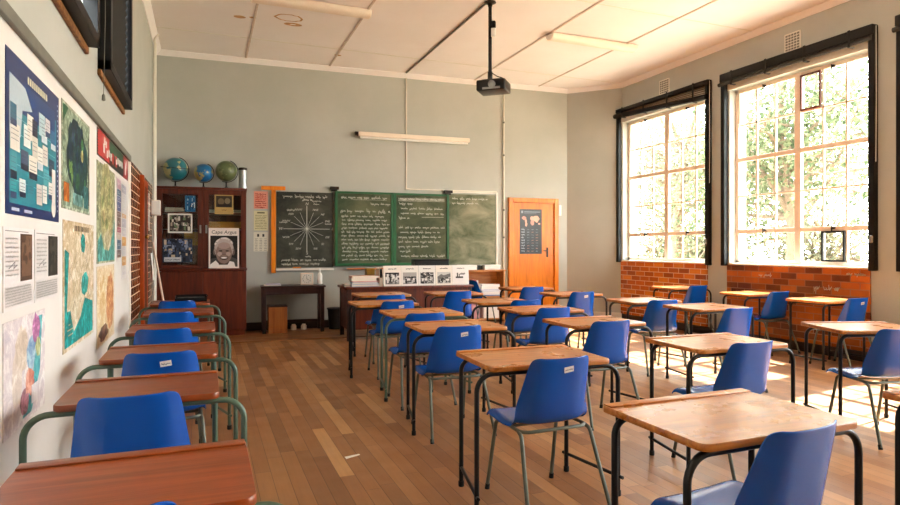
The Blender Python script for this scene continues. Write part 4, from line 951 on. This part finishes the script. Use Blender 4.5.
# ceiling lights
def clight(x0, x1, y, label):
    t = thing('ceiling_light', label, 'lamp', (x0, y, ZC), 0, 'ceiling batten lights'); L = x1-x0
    m = MB(); m.span((.02, -.07, -.03), (L-.02, .07, -.0005), .004); m.build('housing', M['frame_cream'], t)
    m = MB(); vs = []; n = 10; xs = (0, .012, L-.012, L)
    for x, s in zip(xs, (.86, 1, 1, .86)):
        for k in range(n+1): a = PI*k/n; vs.append((x, -.1*math.cos(a)*s, -.022-.075*s*math.sin(a)**.7))
    fs = [[j*(n+1)+k, j*(n+1)+k+1, (j+1)*(n+1)+k+1, (j+1)*(n+1)+k] for j in range(3) for k in range(n)]+[list(range(n+1)), [3*(n+1)+k for k in range(n+1)][::-1]]
    fs += [[j*(n+1), (j+1)*(n+1), (j+1)*(n+1)+n, j*(n+1)+n] for j in range(3)]
    m.add(vs, fs); m.build('diffuser', M['lamp'], t)
clight(4.48, 5.94, 7.42, 'cream batten ceiling light right of the projector')
clight(.50, 1.95, 7.58, 'cream batten ceiling light cut off by the top edge of the photo')
# ------------------------------------------------------------------ left wall: door, posters
t = thing('door_2', None, None, (XL, 7.80, 0), PI/2, kind='structure')
m = MB(); m.span((0, -.045, 0), (.09, -.001, 2.16), .004); m.span((.83, -.012, 0), (.90, -.001, 2.16), .003); m.span((.09, -.012, 2.08), (.83, -.001, 2.16), .003); m.build('door_frame', M['door_red'], t)
m = MB(); m.span((.09, -.009, 0), (.83, -.001, 2.08), .003); m.build('door_leaf', M['case'], t)
m = MB(); m.lathe([(.02, 0), (.02, .006), (.009, .012), (.009, .035), (.022, .045), (.026, .06), (.018, .072), (.001, .075)], 16, T=Matrix.Translation((.16, -.009, 1.45)) @ Matrix.Rotation(PI/2, 4, 'X')); m.build('door_knob', M['brass'], t)
m = MB(); vs = []
for j in range(7):
    z = 1.27-.055*j
    for k in range(9): u = k/8; wd = .05+.02*j; vs.append(((u-.5)*wd*2, -.035-.012*math.sin(u*9+j*.4)-.004*j, z-.03*abs(u-.5)))
m.add(vs, [[j*9+k, j*9+k+1, (j+1)*9+k+1, (j+1)*9+k] for j in range(6) for k in range(8)]); o = m.build('hanging_cloth', M['plastic_white'], None, (XL+.06, 8.05, 0), PI/2, None); tag(o, 'white cloth hanging on the orange-framed side door', 'cloth')
o = MB().tube([(XL+.03, 9.30, 1.40), (-.42, 8.98, .0)], .014, 10).build('broom_stick', M['frame_cream']); tag(o, 'pale stick leaning in the corner between side door and cabinet', 'stick')
m = MB(); m.sheet(.14, .5, '#d9d8d4', .002); cursive(m, .02, .12, .4, .03, .004, -.0024, R, 0, 0, '#777777'); cursive(m, .02, .12, .3, .03, .004, -.0024, R, 0, 0, '#777777'); print_thing('paper_notice', 'narrow white paper on the brick past the side door', 'notice', (XL+.001, 8.95, 1.55), PI/2, m)
def wallprint(name, label, y0, y1, z0, z1, fn, mat='print', base='#ffffff', cat='poster'):
    m = MB(); w, h = y1-y0, z1-z0; m.sheet(w, h, base, .002); fn(m, w, h, -.0024, random.Random(int(y0*1000+z0*100)))
    return print_thing(name, label, cat, (XL+.001, y0, z0), PI/2, m, mat=mat)
def blob(m, cx, cz, rx, rz, col, y, q, n=22, wob=.2):
    m.poly([(cx+rx*(1+wob*q.uniform(-1, 1))*math.cos(2*PI*k/n), cz+rz*(1+wob*q.uniform(-1, 1))*math.sin(2*PI*k/n)) for k in range(n)], col, y)
def p_blue(m, w, h, y, q):
    m.rect(.05*w, .07*h, .93*w, .80*h, '#1a8a9c', y); m.rect(.05*w, .66*h, .9*w, .86*h, '#1b3f7a', y-.0001)
    m.poly([(.05*w, .5*h), (.05*w, .86*h), (.3*w, .84*h), (.42*w, .72*h), (.25*w, .68*h), (.22*w, .5*h)], '#b9c9d2', y-.0002)
    x = .34*w
    for k in range(10): a = q.uniform(.022, .034)*w; m.rect(x, .885*h, x+a, .935*h, '#d9cfae', y-.0003); x += a+.012*w
    for k in range(5): m.stroke([(.06*w, (.62-.1*k)*h), (.9*w, (.60-.1*k)*h)], .003, y-.0003, '#7fc3cc')
    cells = [(.06, .55, '#2f6f8c'), (.06, .40, '#e6ded2'), (.06, .22, '#3f9aa8'), (.06, .10, '#20a0a8'), (.20, .12, '#dfe6e4'), (.22, .30, '#3b4f70'), (.27, .46, '#e6ece8'), (.33, .52, '#e9e2d6'), (.42, .56, '#2a2a40'), (.42, .40, '#d9d2c4'), (.34, .12, '#2a8c9c'), (.36, .26, '#efe6d8'),
             (.52, .35, '#efe9de'), (.62, .40, '#dcd3cc'), (.60, .56, '#e6e4de'), (.68, .62, '#dad2d2'), (.55, .60, '#bcd4d8'), (.50, .10, '#d6cfc8'), (.62, .12, '#efece4'), (.64, .25, '#4fb0ba'), (.75, .16, '#efe8e0'), (.76, .34, '#23445e'), (.8, .55, '#2a6fa0')]
    for k, (a, c, cc) in enumerate(cells):
        ww, hh = q.uniform(.085, .15)*w, q.uniform(.11, .18)*h; m.rect(a*w, c*h, a*w+ww, c*h+hh, cc, y-.0004-.00002*k)
        if q.random() < .5: m.rect(a*w, c*h, a*w+ww, c*h+hh*.3, q.choice(['#1b2440', '#3a4a70', '#cfd6de']), y-.001-.00002*k)
        for j in range(3): m.stroke([(a*w+.006, c*h+hh*(.4+.18*j)), (a*w+ww*.85, c*h+hh*(.4+.18*j))], .002, y-.0015, '#55607a')
    for k in range(22): m.rect(.955*w, (.08+.04*k)*h, .97*w, (.095+.04*k)*h, '#c9d6ea', y-.0003)
    m.rect(.08*w, .025*h, .2*w, .045*h, '#b9c6de', y-.0003); m.rect(.28*w, .025*h, .42*w, .045*h, '#b9c6de', y-.0003)
    m.ell(.86*w, .10*h, .05*w, .07*h, '#efe8e0', y-.002); m.rect(.82*w, .12*h, .9*w, .40*h, '#e9e2dc', y-.0021)
wallprint('wall_poster', 'large navy and turquoise infographic poster on the left wall', 2.73, 3.62, 1.45, 2.08, p_blue, 'gloss_print', '#182f66')
def p_green(m, w, h, y, q):
    m.rect(.03*w, .03*h, .97*w, .97*h, '#8fa89a', y); m.poly([(.03*w, .97*h), (.03*w, .8*h), (.2*w, .97*h)], '#1f6a4a', y-.0001)
    blob(m, .45*w, .55*h, .30*w, .38*h, '#1d3d4a', y-.0002, q, 30, .1); blob(m, .62*w, .5*h, .28*w, .36*h, '#234a52', y-.0003, q, 30, .1)
    for k in range(16): blob(m, q.uniform(.2, .8)*w, q.uniform(.25, .85)*h, q.uniform(.03, .08)*w, q.uniform(.04, .12)*h, q.choice(['#2f6a4a', '#3f7a52', '#1b3a58', '#6a9a5a', '#18304a']), y-.0004-.00002*k, q, 14, .3)
    blob(m, .68*w, .6*h, .05*w, .06*h, '#b9b27a', y-.001, q); m.rect(.05*w, .07*h, .22*w, .25*h, '#c9772c', y-.0011); m.rect(.35*w, .06*h, .7*w, .18*h, '#6fa3a8', y-.0011); m.rect(.75*w, .06*h, .93*w, .3*h, '#3f7f8c', y-.0011)
    m.rect(.93*w, .1*h, .96*w, .85*h, '#4a4a48', y-.0011)
wallprint('wall_map', 'dark green and teal map poster right of the navy infographic', 3.69, 4.51, 1.53, 2.10, p_green, 'map', '#aebcb0', 'map')
def p_turq(m, w, h, y, q):
    m.rect(.04*w, .03*h, .96*w, .9*h, '#d9cdbf', y); m.poly([(.04*w, .03*h), (.96*w, .03*h), (.96*w, .30*h), (.66*w, .36*h), (.52*w, .22*h), (.3*w, .12*h), (.2*w, .30*h), (.10*w, .3*h), (.16*w, .75*h), (.04*w, .78*h)], '#1fa3ac', y-.0001)
    blob(m, .60*w, .83*h, .08*w, .085*h, '#2aacb2', y-.0002, q, 16, .12); blob(m, .66*w, .48*h, .13*w, .10*h, '#3fb0b4', y-.0002, q, 16, .15)
    for k in range(10): m.rect((.32+.05*k)*w, .925*h, (.32+.05*k)*w+.03*w, .97*h, q.choice(['#4a3a2c', '#6a5844', '#8a7862']), y-.0003)
    for k in range(26):
        a, c = q.uniform(.2, .9)*w, q.uniform(.25, .88)*h; m.stroke([(a+.05*w*math.cos(j*.9+k), c+.03*h*j) for j in range(4)], .003, y-.0004, '#5a4a3c')
    for k in range(10): m.rect(q.uniform(.08, .3)*w, .05*h+.02*h*k, q.uniform(.1, .3)*w, .06*h+.02*h*k, '#d8c9b8', y-.0004) if k % 2 else None
wallprint('wall_map', 'tall beige and bright turquoise country map on the left wall below the dark green map', 3.72, 4.66, .76, 1.47, p_turq, 'map', '#d8cabb', 'map')
def p_gg(m, w, h, y, q):
    m.rect(.03*w, .02*h, .97*w, .98*h, '#a9b59a', y); m.poly([(.03*w, .02*h), (.97*w, .02*h), (.97*w, .5*h), (.85*w, .3*h), (.6*w, .12*h), (.35*w, .14*h), (.2*w, .3*h), (.03*w, .22*h)], '#5fb0b4', y-.0001)
    blob(m, .5*w, .6*h, .36*w, .42*h, '#b3b48c', y-.0002, q, 26, .1); blob(m, .55*w, .24*h, .18*w, .10*h, '#c9c4b0', y-.0003, q)
    for k in range(10): blob(m, q.uniform(.25, .75)*w, q.uniform(.35, .9)*h, .07*w, .06*h, q.choice(['#9aa878', '#8a9a6a', '#c2b890', '#a3a880']), y-.0004-.00003*k, q)
wallprint('wall_map', 'grey-green physical map with pale blue sea under the banner', 4.80, 5.70, 1.21, 1.93, p_gg, 'map', '#b4bca4', 'map')
def p_peach(m, w, h, y, q):
    m.rect(.03*w, .02*h, .97*w, .97*h, '#ead9c4', y); blob(m, .72*w, .5*h, .22*w, .40*h, '#d9a67c', y-.0001, q, 24, .12); blob(m, .3*w, .6*h, .15*w, .3*h, '#e6cfae', y-.0001, q, 24, .2); blob(m, .35*w, .15*h, .25*w, .10*h, '#8a6a58', y-.0002, q)
wallprint('wall_map', 'peach and orange map on the left wall directly below the grey-green map', 4.80, 5.66, .62, 1.19, p_peach, 'map', '#e9dccb', 'map')
def p_banner(m, w, h, y, q):
    m.rect(.12*w, .42*h, .85*w, h, '#12492c', y); m.rect(.12*w, 0, .85*w, .42*h, '#140c0a', y)
    m.rect(.03*w, .05*h, .32*w, .98*h, '#c8181c', y-.0002)
    for k in range(9): m.poly([(.03*w, (.1*k+.05)*h), (.0, (.1*k+.1)*h), (.03*w, (.1*k+.15)*h)], '#c8181c', y-.0002)
    for x in (.40, .50): m.rect(x*w, .15*h, (x+.06)*w, .6*h, '#c8181c', y-.0002)
    m.rect(.80*w, 0, .98*w, h, '#b9161a', y-.0002); m.rect(.98*w, .1*h, w, .9*h, '#7a2018', y-.0002)
    for x, a, c in ((.17, .62, .9), (.21, .55, .8), (.15, .28, .62), (.24, .20, .50), (.29, .30, .58), (.35, .22, .52), (.53, .28, .50), (.58, .36, .62), (.63, .32, .60), (.68, .38, .62), (.73, .34, .62)): m.rect(x*w, a*h, (x+.035)*w, c*h, '#efe9e4', y-.0004)
    m.poly([(.86*w, .9*h), (.88*w, .9*h), (.90*w, .6*h), (.93*w, .95*h), (.95*w, .9*h), (.91*w, .4*h), (.90*w, .15*h), (.86*w, .2*h)], '#efe9e4', y-.0004)
wallprint('wall_banner', 'red, green and black banner with white letters under the grey rail', 4.81, 6.62, 1.965, 2.16, p_banner, 'gloss_print', '#1a1210', 'banner')
def p_strip(cols):
    def f(m, w, h, y, q):
        z = h
        while z > .05:
            a = q.uniform(.04, .09); m.rect(.04*w, max(0, z-a), .96*w, z-.006, q.choice(cols), y-.0001)
            for j in range(2): m.rect(.15*w, max(0, z-a*.5-.012*j), q.uniform(.4, .85)*w, max(0.002, z-a*.5-.012*j+.004), '#e9e6e0', y-.0002)
            z -= a
    return f
wallprint('chart_strip', 'narrow colourful chart strip right of the grey-green map', 5.83, 6.10, 1.20, 1.92, p_strip(['#b9406a', '#3f5a9a', '#7a5a4a', '#c9a0b0', '#48708a', '#d9c9bc', '#7a3f8a']), 'gloss_print', '#dcd6d2', 'chart')
wallprint('chart_strip', 'narrow pale chart strip with an orange foot next to the brick', 6.15, 6.48, 1.04, 1.90, p_strip(['#d6d2d4', '#cfcbd2', '#dcd8d8', '#b9b4c0', '#d9a04a']), 'gloss_print', '#e2dedc', 'chart')
def p_white(c1, c2):
    def f(m, w, h, y, q):
        m.rect(.52*w, .33*h, .94*w, .93*h, c1, y)
        for k in range(14): m.rect(q.uniform(.53, .8)*w, q.uniform(.35, .8)*h, q.uniform(.82, .93)*w, q.uniform(.82, .92)*h, c2, y-.0001-.00001*k) if k < 3 else blob(m, q.uniform(.6, .86)*w, q.uniform(.42, .84)*h, .05*w, .06*h, q.choice([c1, c2]), y-.0005-.00001*k, q)
        m.stroke([(.05*w, .955*h), (.8*w, .955*h)], .003, y, '#8a8480')
        for k in range(9): cursive(m, .06*w, .46*w, (.86-.055*k)*h, .008, .0018, y, q, 0, 0, '#c2bcb8')
        m.stroke([(.15*w, .5*h), (.35*w, .58*h), (.3*w, .5*h), (.42*w, .54*h)], .003, y-.0001, '#6a6664')
        for k in range(7): cursive(m, .06*w, .92*w, (.26-.034*k)*h, .007, .0018, y, q, 0, 0, '#c0bab6')
    return f
wallprint('fact_sheet', 'white text sheet with a brown photo, left of the pair under the navy poster', 2.70, 3.13, 1.08, 1.40, p_white('#5b4234', '#7a5a46'), 'print', '#e6dfdc', 'paper')
wallprint('fact_sheet', 'white text sheet with a nearly black photo, right of the pair under the navy poster', 3.15, 3.62, 1.08, 1.40, p_white('#35302a', '#4a443c'), 'print', '#e4dedb', 'paper')
def p_pol(m, w, h, y, q):
    m.rect(.02*w, .02*h, .98*w, .98*h, '#e2dbe0', y); m.poly([(.40*w, .05*h), (.62*w, .05*h), (.85*w, .40*h), (.92*w, .95*h), (.78*w, .95*h), (.66*w, .4*h)], '#5fc0cc', y-.0001)
    for cx, cz, rx, rz, c in ((.74, .84, .10, .14, '#c98ac4'), (.62, .62, .12, .15, '#9fc4dc'), (.80, .64, .07, .10, '#b9c49a'), (.58, .36, .11, .14, '#dc9f94'), (.45, .20, .12, .12, '#b886a0'), (.40, .70, .16, .2, '#dcd2cc'), (.28, .45, .12, .25, '#e4dad6')): blob(m, cx*w, cz*h, rx*w, rz*h, c, y-.0002-.0001*cx, q, 18, .18)
    m.rect(.62*w, .12*h, .78*w, .3*h, '#eae6ea', y-.0006)
wallprint('wall_map', 'pastel political map low on the left wall under the text sheets', 2.70, 3.33, .60, 1.04, p_pol, 'map', '#e4dcdf', 'map')
# black tray on the farthest left desk
t = thing('letter_tray', 'black plastic tray standing on the farthest left desk', 'tray', (-.30, 7.15, .7375), 0)
m = MB(); m.span((0, 0, 0), (.32, .18, .008)); m.span((0, 0, 0), (.006, .18, .06), .001); m.span((.314, 0, 0), (.32, .18, .06), .001); m.span((0, .174, 0), (.32, .18, .07), .001); m.span((0, 0, 0), (.32, .006, .04), .001); m.build('body', M['black'], t)
m = MB(); m.span((.02, .02, .0085), (.30, .165, .045), .004); m.build('paper_block', M['dark_blind'], t)
# scrap of paper on the floor
m = MB(); m.add([(0, 0, .0), (.10, .01, .004), (.105, .04, .002), (.0, .028, .006)], [[0, 1, 2, 3]]); o = m.build('paper_scrap', M['plastic_white'], None, (.82, 3.78, .001), .2, None); tag(o, 'scrap of white paper lying in the aisle on the wooden floor', 'paper')
# ------------------------------------------------------------------ light
w = bpy.data.worlds.new('overcast_sky'); scene.world = w; w.use_nodes = True
bg = w.node_tree.nodes['Background']; bg.inputs[0].default_value = (.94, .975, 1.0, 1); bg.inputs[1].default_value = 7.0
sun = bpy.data.objects.new('sun', bpy.data.lights.new('sun', 'SUN')); COL.objects.link(sun); sun.data.energy = 17; sun.data.angle = .012; sun.data.color = (1, .985, .96)
sun.rotation_euler = Vector((-.62, -.10, -.78)).to_track_quat('-Z', 'Y').to_euler()
for c in WC:
    p = bpy.data.objects.new('window_portal', bpy.data.lights.new('window_portal', 'AREA')); COL.objects.link(p)
    p.data.shape = 'RECTANGLE'; p.data.size = 2*HW; p.data.size_y = WZ[1]-WZ[0]; p.data.cycles.is_portal = True
    p.location = (XR+.2, c, sum(WZ)/2); p.rotation_euler = Vector((-1, 0, 0)).to_track_quat('-Z', 'Z').to_euler()
scene.view_settings.view_transform = 'Standard'; scene.view_settings.look = 'None'; scene.view_settings.gamma = 1; scene.view_settings.use_curve_mapping = False
scene.view_settings.exposure = 1.9
cy = scene.cycles
cy.max_bounces = 10; cy.diffuse_bounces = 6; cy.glossy_bounces = 4; cy.transparent_max_bounces = 12; cy.sample_clamp_indirect = 8
cy.use_denoising = True; cy.caustics_reflective = False; cy.caustics_refractive = False
